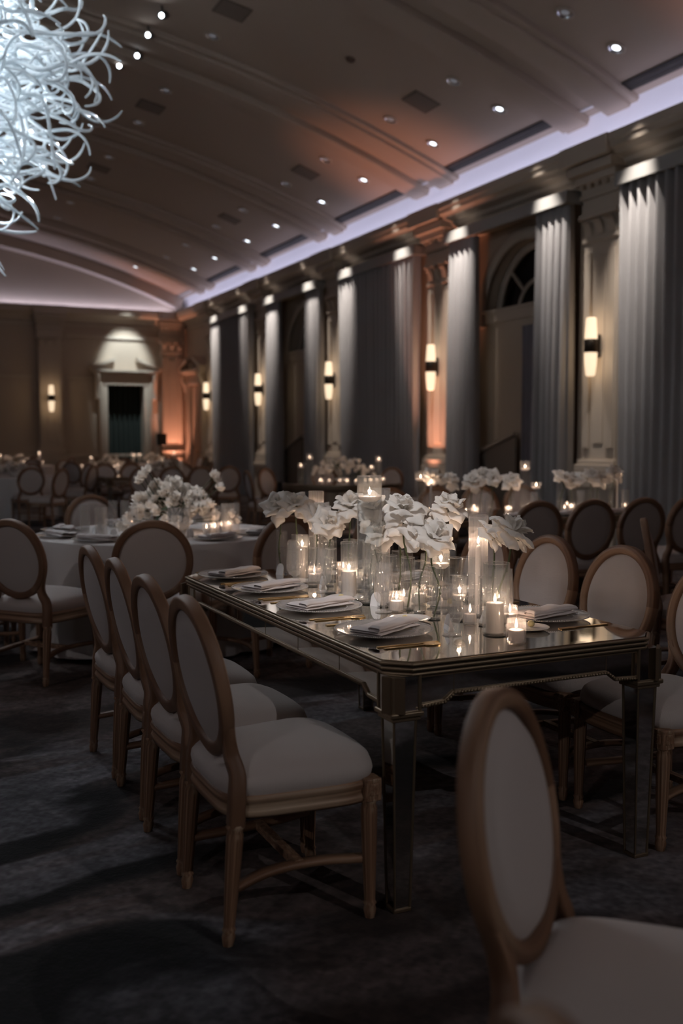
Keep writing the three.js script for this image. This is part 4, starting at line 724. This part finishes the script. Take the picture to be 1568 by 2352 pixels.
// single rose stems: [vase x, z, radius, height, rose head offset, size, words]
[
  [1.872, -2.782, 0, 0, [0.065, 0.335, 0.03], 1.1, 'highest rose at the right end of the centrepiece', [0.5, 0.8, 0.2]],
  [1.853, -3.225, 0.024, 0.195, [0.01, 0.29, 0.0], 1.15, 'rose in the second bud vase from the near end', [-0.3, 0.7, 0.5]],
  [1.831, -3.083, 0.026, 0.195, [0.02, 0.285, -0.02], 1.1, 'rose in the bud vase nearest the small front cylinder', [0.1, 0.7, 0.5]],
  [1.844, -3.30, 0.0265, 0.20, [-0.03, 0.372, 0.02], 1.25, 'large raised rose right of the tallest vase', [-0.1, 0.9, 0.3]],
  [1.858, -3.60, 0.025, 0.19, [0.0, 0.262, 0.06], 1.1, 'rose directly behind the tallest vase base', [-0.5, 0.6, 0.4]],
  [1.92, -3.52, 0.025, 0.20, [0.0, 0.30, 0.05], 1.15, 'rose right behind the tallest vase', [-0.2, 0.7, 0.4]],
  [1.97, -3.30, 0.025, 0.20, [0.03, 0.375, 0.04], 1.15, 'rose high behind the floating candle cylinder', [0.2, 0.9, 0.3]],
  [2.03, -2.99, 0.025, 0.19, [-0.005, 0.30, 0.0], 0.95, 'rose beside the right hand taper candle', [0.5, 0.5, 0.3]],
  [1.90, -3.70, 0.025, 0.21, [-0.05, 0.36, 0.1], 1.1, 'rose seen through the tallest glass cylinder', [-0.2, 0.8, 0.4]],
  [1.79, -4.45, 0.027, 0.21, [-0.02, 0.318, 0.02], 1.2, 'leftmost rose of the centrepiece', [-0.5, 0.7, 0.4]],
  [1.82, -4.33, 0.027, 0.20, [-0.01, 0.33, 0.01], 1.25, 'second rose from the left of the centrepiece', [-0.2, 0.8, 0.4]],
  [1.86, -4.22, 0.026, 0.20, [0.02, 0.29, 0.0], 1.1, 'rose below the left taper candle flame', [-0.1, 0.6, 0.6]],
  [1.83, -4.00, 0.027, 0.20, [0.0, 0.27, 0.0], 1.15, 'rose hanging low above the middle left goblet', [-0.1, 0.5, 0.7]],
  [1.90, -3.93, 0.027, 0.21, [0.0, 0.345, 0.02], 1.25, 'upright rose left of the tallest vase', [-0.1, 0.9, 0.3]],
  [1.97, -3.88, 0.027, 0.20, [0.02, 0.29, 0.04], 1.1, 'rose tucked against the left of the tallest vase', [0.0, 0.6, 0.5]],
].forEach(([x, z, r, h, head, s, w, f], i) => {
  if (r) vase('bud_vase', x, z, r, h, 0.62, 'slim clear bud vase holding the ' + w);
  rose('white ' + w, [x, TY + 0.008, z], head, f, 300 + i, true, undefined, s * 1.02);
});
for (const [x, z, r, h, w] of [[2.05, -3.2, 0.028, 0.2, 'slim empty glass cylinder behind the right hand floating candle'], [1.76, -4.02, 0.028, 0.17, 'slim half filled glass cylinder beside the left votive'], [1.99, -3.58, 0.03, 0.24, 'slim glass cylinder behind the tallest vase'], [1.80, -3.15, 0.022, 0.17, 'short slim cylinder in front of the middle bud vases'], [1.94, -3.11, 0.026, 0.215, 'slim cylinder left of the right hand taper'], [1.79, -3.40, 0.024, 0.21, 'slim cylinder in front of the large raised rose'], [1.86, -3.46, 0.024, 0.19, 'slim cylinder right beside the tallest vase'], [1.75, -3.80, 0.026, 0.19, 'slim cylinder behind the left pillar candle'], [1.88, -3.80, 0.026, 0.22, 'slim cylinder left behind the tallest vase'], [1.74, -4.18, 0.025, 0.19, 'slim cylinder right of the far left goblet'], [1.90, -4.12, 0.026, 0.21, 'slim cylinder under the left roses'], [1.93, -2.90, 0.024, 0.17, 'slim cylinder behind the wide near cylinder']]) vase('bud_vase', x, z, r, h, 0.7, w);

// ------------------------------------------------------------------ the rear mirrored table: roses, candles
{
  const z0 = T2.z, R = rng(77);
  [[4.28, 1.12], [4.45, 1.08], [4.62, 1.07], [4.78, 1.12], [4.86, 1.10], [5.12, 1.07], [5.62, 1.09], [5.78, 1.07], [5.98, 1.10], [6.08, 1.06], [6.2, 1.12]].forEach(([x, y], i) => {
    const z = z0 + 0.12 * (R() - 0.5), b = y - TY - 0.03;
    vase('bud_vase', x, z, 0.027, 0.2, 0.6, 'slim bud vase on the rear table, ' + nth[i] + ' from the left', TY, 'bud vases on the rear table');
    rose('white rose on the rear mirrored table, ' + nth[i] + ' from the left', [x, TY + 0.008, z], [0.03 * (R() - 0.5), b, 0.03], [0.4 * (R() - 0.5), 0.8, 0.5], 500 + i, false, 'white roses on the rear table', 1.4);
  });
  for (const [x, z, h, w] of [[4.14, 0.05, 0.38, 'left end'], [5.30, -0.1, 0.46, 'middle'], [5.24, 0.15, 0.28, 'front middle']]) { vase('glass_cylinder_vase', x, z0 + z, 0.045, h, 0.8, `glass cylinder with floating candle at the ${w} of the rear table`, TY, 'cylinders on the rear table'); floatingCandle(x, z0 + z, 0.042, TY + h * 0.84, `floating candle at the ${w} of the rear table`, 0.03, 'floating candles on the rear table'); }
  taperCandle(4.20, z0 + 0.12, 0.28, 'lit taper at the left end of the rear table', TY, 0.02, 'tapers on the rear table'); taperCandle(6.27, z0, 0.28, 'lit taper at the right end of the rear table', TY, 0.02, 'tapers on the rear table');
  for (let i = 0; i < 12; i++) { const x = 4.32 + i * 0.17, z = z0 + (i % 2 ? 0.2 : 0.08) * (i % 3 === 0 ? -1 : 1); votive(x, z, 'small votive glowing on the rear mirrored table, ' + nth[i] + ' from the left', TY, 1, 0.02, i % 2 === 0, 'votives on the rear table'); }
  [4.47, 4.97, 5.47, 5.97].forEach((x, i) => { charger(x, z0 + 0.33, 'glass charger on the near side of the rear table, ' + nth[i] + ' from the left', TY, 'chargers on the rear table', false); napkin(x, z0 + 0.33, 0.2, i, 'napkin on the near side of the rear table, ' + nth[i] + ' from the left', TY, 'napkins on the rear table'); highball(x + 0.2, z0 + 0.22, 'tall glass on the near side of the rear table, ' + nth[i] + ' from the left', TY, 'glasses on the rear table'); });
}

// ------------------------------------------------------------------ the clothed round table on the left
const bloomGeo = (seed, n, s) => memo('bl' + seed, () => { const r = rng(seed), L = []; const pk = [0, 1].map((k) => petalGeo(0.05 * s, 0.05 * s, 0.5, 0.1, 0.3, seed * 7 + k, 5, 6)); for (let i = 0; i < n; i++) { const m = new THREE.Matrix4().makeRotationFromEuler(new THREE.Euler(0.9 + 0.35 * r() - (i % 2) * 0.35, i / n * TAU + 0.3 * r(), 0.3 * (r() - 0.5), 'YXZ')); L.push(pk[i % 2].clone().applyMatrix4(m)); } const c = petalGeo(0.028 * s, 0.026 * s, 0, 0.5, 0, seed + 3, 4, 4); for (let i = 0; i < 3; i++) L.push(c.clone().applyMatrix4(new THREE.Matrix4().makeRotationFromEuler(new THREE.Euler(0.3, i * 2.1, 0, 'YXZ')))); return merge(L); });
const blooms = [bloomGeo(21, 6, 1), bloomGeo(22, 7, 1.1), bloomGeo(23, 5, 0.95), bloomGeo(24, 8, 1.05)];
const bigLeaf = petalGeo(0.09, 0.045, 0.5, 0.15, 1, 31, 4, 6);
function arrangement(label, x, y, z, w, h, count, seed, group, sprays = []) {
  const r = rng(seed), a = thing('flower_arrangement', label, 'flowers', [x, y, z], 0, group);
  part('bowl', lathe([[0.001, 0.003], [0.07, 0.003], [0.1, 0.03], [0.105, 0.06], [0.1, 0.075], [0.001, 0.075]], 28), M.china, a);
  const centres = [];
  for (let i = 0; i < count; i++) { const t = r() * TAU, e = Math.asin(Math.pow(r(), 0.8)), k = 0.75 + 0.3 * r(); centres.push(V(w * Math.cos(e) * Math.cos(t) * k, 0.08 + h * Math.sin(e) * k, w * 0.8 * Math.cos(e) * Math.sin(t) * k)); }
  for (const s of sprays) centres.push(V(...s));
  centres.forEach((c, i) => {
    const b = part('bloom', blooms[i % 4], M.petal, a), n = V(c.x, c.y * 0.8 + 0.02, c.z).normalize(); b.position.copy(c); b.quaternion.setFromUnitVectors(V(0, 1, 0), n).multiply(new THREE.Quaternion().setFromAxisAngle(V(0, 1, 0), r() * 6)); const s = 0.95 + 0.4 * r(); b.scale.set(s, s, s);
    if (i >= count || i % 6 === 0) part('stem', tube(curveTo(V(0, 0.06, 0), c.clone().addScaledVector(n, -0.005), 0.05, r).getPoints(8), 0.003, 5), M.stem, a);
  });
  for (let i = 0; i < count / 3; i++) { const t = r() * TAU, e = r() * 1.3, m = part('leaf', bigLeaf, M.leaf, a); m.position.set(w * 0.75 * Math.cos(e) * Math.cos(t), 0.07 + h * 0.8 * Math.sin(e), w * 0.6 * Math.cos(e) * Math.sin(t)); m.rotation.set(1 + r(), t, r(), 'YXZ'); }
  return a;
}
arrangement('lush white orchid arrangement on the clothed round table', RT.x + 0.10, 0.76, RT.z, 0.29, 0.27, 96, 41, undefined, [[-0.24, 0.39, 0.1], [-0.21, 0.43, 0.1], [-0.26, 0.36, 0.08], [0.28, 0.38, 0.02], [0.31, 0.35, 0.0], [-0.34, 0.1, 0.1], [-0.4, 0.06, 0.12], [0.36, 0.12, 0.14], [0.4, 0.08, 0.16], [-0.36, 0.05, 0.2], [0.3, 0.30, 0.06]]);
{
  const y = 0.762, G = 'on the clothed round table';
  for (const [i, a] of [-17, -50, -84, 16, 188, 156, 52, -120].entries()) {
    const t = THREE.MathUtils.degToRad(a), px = RT.x + 0.7 * Math.sin(t), pz = RT.z + 0.7 * Math.cos(t), wd = ['nearest', 'near left', 'leftmost', 'near right', 'far middle', 'far right', 'rightmost', 'far left'][i];
    charger(px, pz, `dark rimmed glass charger at the ${wd} place ${G}`, y, 'chargers on the clothed table', false);
    napkin(px, pz, t + 0.2, i, `white napkin at the ${wd} place ${G}`, y, 'napkins on the clothed table');
    if (i !== 1) highball(RT.x + 0.52 * Math.sin(t + 0.33), RT.z + 0.52 * Math.cos(t + 0.33), `tall glass of water at the ${wd} place ${G}`, y, 'water glasses on the clothed table');
    if (i % 2 === 0 || i === 1) highball(RT.x + 0.46 * Math.sin(t + 0.2), RT.z + 0.46 * Math.cos(t + 0.2), `second tall glass at the ${wd} place ${G}`, y, 'water glasses on the clothed table');
    placeCard(RT.x + 0.47 * Math.sin(t - 0.12), RT.z + 0.47 * Math.cos(t - 0.12), t, `arched white place card at the ${wd} place ${G}`, y, 'place cards on the clothed table');
  }
  [[0.30, 0.30, 'front right of the flowers'], [0.46, 0.12, 'right of the flowers'], [0.38, 0.2, 'beside the right spray'], [-0.2, 0.32, 'left of the flowers'], [-0.12, -0.36, 'behind the flowers'], [0.22, 0.36, 'in front of the flowers']].forEach(([x, z, w], i) => votive(RT.x + x, RT.z + z, `votive candle ${w} ${G}`, y, 0.95, 0.02, i < 4, 'votives on the clothed table'));
  vase('bud_vase', RT.x + 0.26, RT.z + 0.24, 0.027, 0.19, 0.6, 'slim glass vase right of the orchid bowl', y, 'vases on the clothed table');
}

// ------------------------------------------------------------------ tables farther back
// round mirrored table with flowers and candles near the curtains
{
  const c = { x: 6.5, z: -13.7 }, R = rng(9);
  const t = thing('round_mirrored_table', 'round dark edged mirrored table near the closed curtains', 'table', [c.x, 0, c.z], 0);
  part('table_top', new THREE.CylinderGeometry(0.9, 0.9, 0.012, 56).translate(0, 0.756, 0), M.mirror, t); part('edge_band', lathe([[0.88, 0.66], [0.9, 0.66], [0.905, 0.75], [0.88, 0.75]], 56), M.giltDark, t);
  part('drum', lathe([[0.5, 0.02], [0.45, 0.1], [0.42, 0.66]], 40), M.mirror, t); part('foot_ring', lathe([[0.001, 0.02], [0.56, 0.02], [0.56, 0]], 40), M.giltDark, t);
  arrangement('wide low white flower arrangement on the round mirrored table', c.x, TY, c.z, 0.5, 0.27, 60, 43, undefined);
  [[-0.62, 0.2, 0.44, 'left'], [0.5, 0.25, 0.40, 'right'], [0.34, 0.32, 0.26, 'inner right'], [-0.72, 0.1, 0.3, 'outer left']].forEach(([x, z, h, w]) => { vase('glass_cylinder_vase', c.x + x, c.z + z, 0.045, h, 0.8, `glass cylinder on the ${w} of the round mirrored table`, TY, 'cylinders on the round mirrored table'); floatingCandle(c.x + x, c.z + z, 0.042, TY + h * 0.84, `floating candle on the ${w} of the round mirrored table`, 0.03, 'floating candles on the round mirrored table'); });
  for (let i = 0; i < 10; i++) { const a = -0.9 + i * 0.2 + 0.05 * R(); votive(c.x + 0.66 * Math.sin(a), c.z + 0.66 * Math.cos(a) - 0.06 * R(), `votive at the front rim of the round mirrored table, ${nth[i]} from the left`, TY, 1, 0.03, i % 3 === 0, 'votives on the round mirrored table'); }
  [-2.6, -1.7, 1.2, 2.1, 2.9].forEach((a, i) => chair(c.x + 1.2 * Math.sin(a), c.z + 1.2 * Math.cos(a), -Math.sin(a), -Math.cos(a), `dim chair round the mirrored table by the curtains, ${nth[i]} clockwise from behind`, 'chairs round the far mirrored table', 1));
}
// long table with its row of chairs in the middle distance
{
  mirrorTable('mirrored table in the distance behind the row of four chairs', 4.85, -17.75, Math.PI / 2, 1.05, 2.3, false);
  [4.13, 4.635, 5.14, 5.645].forEach((x, i) => { chair(x, -16.75, 0, -1, 'dim distant chair in the row of four, ' + nth[i] + ' from the left', 'row of distant chairs', 1); chair(x - 0.1, -18.7, 0, 1, 'dim distant chair on the far side of the row, ' + nth[i] + ' from the left', 'row of distant chairs', 1); });
  arrangement('small white flower arrangement on the distant mirrored table', 4.9, TY, -17.75, 0.34, 0.2, 26, 47);
  [[4.3, 'left end'], [5.35, 'right part'], [5.75, 'right end']].forEach(([x, w], i) => votive(x, -17.6, `votive at the ${w} of the distant mirrored table`, TY, 1.4, 0.03, i === 1, 'votives on the distant table'));
}
// clothed table far left and three tables at the far end
{
  for (const [i, a] of [0.05, -0.9, 0.95, 1.9, 2.8, -2.4].entries()) chair(2.35 + 1.22 * Math.sin(a), -18.6 + 1.22 * Math.cos(a), -Math.sin(a), -Math.cos(a), 'dim chair at the far left clothed table, ' + nth[i] + ' counted from the near side', 'chairs round the far left clothed table', 1);
  chair(2.55, -16.3, -0.75, -0.66, 'dim chair turned sideways in front of the far left clothed table', 'chairs round the far left clothed table', 1);
  arrangement('pale flowers on the far left clothed table', 2.35, 0.762, -18.6, 0.25, 0.16, 18, 49);
  [[4.82, -22.3, 'below the far doorway'], [3.4, -26.4, 'in front of the far wall sconce'], [6.9, -26.4, 'in the far right corner']].forEach(([x, z, w], k) => {
    clothTable(x, z, 0.9, 'cream cloth on the distant table ' + w, 'distant round table under a cloth ' + w, 11 + k);
    for (const [i, a] of [-0.75, 0.1, 0.95, 1.8, 2.7, -2.6, -1.7].entries()) chair(x + 1.2 * Math.sin(a), z + 1.2 * Math.cos(a), -Math.sin(a), -Math.cos(a), `shadowy chair at the table ${w}, ${nth[i]} from near left`, 'chairs round the distant tables', 1);
    arrangement('white flowers on the distant table ' + w, x, 0.762, z, 0.3, 0.2, 22, 50 + k);
    [[-0.45, 0.35, 0.3], [0.1, 0.5, 0.1], [0.5, 0.3, 0.36]].forEach(([dx, dz, h], i) => { vase('glass_cylinder_vase', x + dx, z + dz, 0.05, h, 0, `cylinder on the table ${w}, ${nth[i]} from the left`, 0.762, 'cylinders on the distant tables'); taperCandle(x + dx, z + dz, h * 0.8, `burning candle on the table ${w}, ${nth[i]} from the left`, 0.762, 0.05, 'candles on the distant tables'); });
    [[-0.6, 0.1], [-0.25, 0.52], [0.3, 0.45], [0.62, 0.05], [0.0, 0.62]].forEach(([dx, dz], i) => votive(x + dx, z + dz, `votive on the table ${w}, ${nth[i]} in its ring`, 0.762, 1.5, 0, false, 'votives on the distant tables'));
  });
}

// ------------------------------------------------------------------ blown glass chandelier
{
  const C = V(0, 0, -8.6), R = rng(2024), ch = thing('glass_chandelier', 'huge white blown glass chandelier of curling tendrils', 'chandelier', [C.x, 0, C.z], 0);
  const tip = (seed) => {                                 // a tapering tendril along +y that sways and ends in a hook, about 1 m long
    const r = rng(seed), pts = [], N = 30, a1 = r() * TAU, a2 = r() * TAU, sway = 3.4 + 4.2 * r(), hook = (2.8 + 4.2 * r()) * (r() < 0.75 ? 1 : 0.5), from = 0.5 + 0.16 * r(), end = 0.8 + 0.25 * r(); let p = V(0, 0, 0); const d = V(0, 1, 0), b1 = V(Math.cos(a1), 0, Math.sin(a1)), b2 = V(Math.cos(a2), 0.3 * (r() - 0.5), Math.sin(a2)).normalize();
    for (let i = 0; i <= N; i++) { pts.push(p.clone()); const t = i / N; if (t < from) d.applyAxisAngle(b1, sway * Math.sin(t / from * TAU * 1.3) / N * 1.6); else d.applyAxisAngle(b2, hook * sstep(from, from + 0.15, t) * 1.9 / N); p = p.clone().addScaledVector(d, end / N); }
    return tube(pts, 0.0205, 7, (t) => 1 - 0.5 * t - 0.3 * Math.max(0, t - 0.9) * 10 * 0.5);
  };
  const kinds = Array.from({ length: 18 }, (_, i) => tip(900 + i * 13));
  const prof = (y) => y > 4.55 ? lerp(1.95, 1.1, sstep(4.55, 5.7, y)) : lerp(0.95, 1.95, sstep(2.7, 4.55, y));
  part('armature', merge([new THREE.CylinderGeometry(0.04, 0.04, 3.6, 12).translate(0, 5.5, 0), new THREE.CylinderGeometry(0.5, 0.3, 2.2, 20, 1, true).translate(0, 4.3, 0)]), M.reflector, ch);
  const q = new THREE.Quaternion(), lots = [];
  const place = (y, az, len, lift) => { const r0 = Math.max(0.2, prof(y) - 0.3 - len * 0.42), dir = V(Math.cos(az), lift, Math.sin(az)).normalize(); q.setFromUnitVectors(V(0, 1, 0), dir).multiply(new THREE.Quaternion().setFromAxisAngle(V(0, 1, 0), R() * TAU)); return new THREE.Matrix4().compose(V(Math.cos(az) * r0, y - lift * 0.3, Math.sin(az) * r0), q, V(1, 1, 1).multiplyScalar(0.62 + 0.42 * len)); };
  for (let i = 0; i < 300; i++) { const y = 2.98 + 2.8 * R(), az = -1.5 + 3.1 * R() - 0.1, len = 0.75 + 0.5 * R(), m = part('glass_tendril', kinds[i % 18], M.artGlass, ch); m.applyMatrix4(place(y, az, len, (y - 4.1) * 0.32 + 1.3 * (R() - 0.5))); }
  for (let i = 0; i < 260; i++) { const y = 2.98 + 2.8 * R(), az = 1.5 + 3.3 * R(), len = 0.75 + 0.5 * R(); lots.push(kinds[i % 18].clone().applyMatrix4(place(y, az, len, (y - 4.1) * 0.32 + 1.3 * (R() - 0.5)))); }
  for (let i = 0; i < 230; i++) { const y = 3.1 + 2.6 * R(), az = -1.6 + 3.2 * R(), m = place(y, az, 0.35 + 0.3 * R(), 1.6 * (R() - 0.5)), o = V(0, 0, 0).setFromMatrixPosition(m); m.setPosition(o.x * 0.78, o.y, o.z * 0.78); lots.push(kinds[(i * 5) % 18].clone().applyMatrix4(m)); }
  const rest = part('glass_tendril_mass', merge(lots), M.artGlass, ch); rest.userData.kind = 'stuff';
  const bulb = new THREE.SphereGeometry(0.05, 14, 10);
  for (const [y, a] of [[3.3, 0.3], [4.0, -0.7], [4.6, 0.9], [5.1, -0.2], [3.8, 2.6], [4.8, 3.8]]) { const x = 0.85 * Math.cos(a), z = 0.85 * Math.sin(a); part('bulb', bulb, M.lampCool, ch).position.set(x, y, z); point([C.x + x, y, C.z + z], COOL, 3.6, 2.5); }
}

renderer.render(scene, camera);
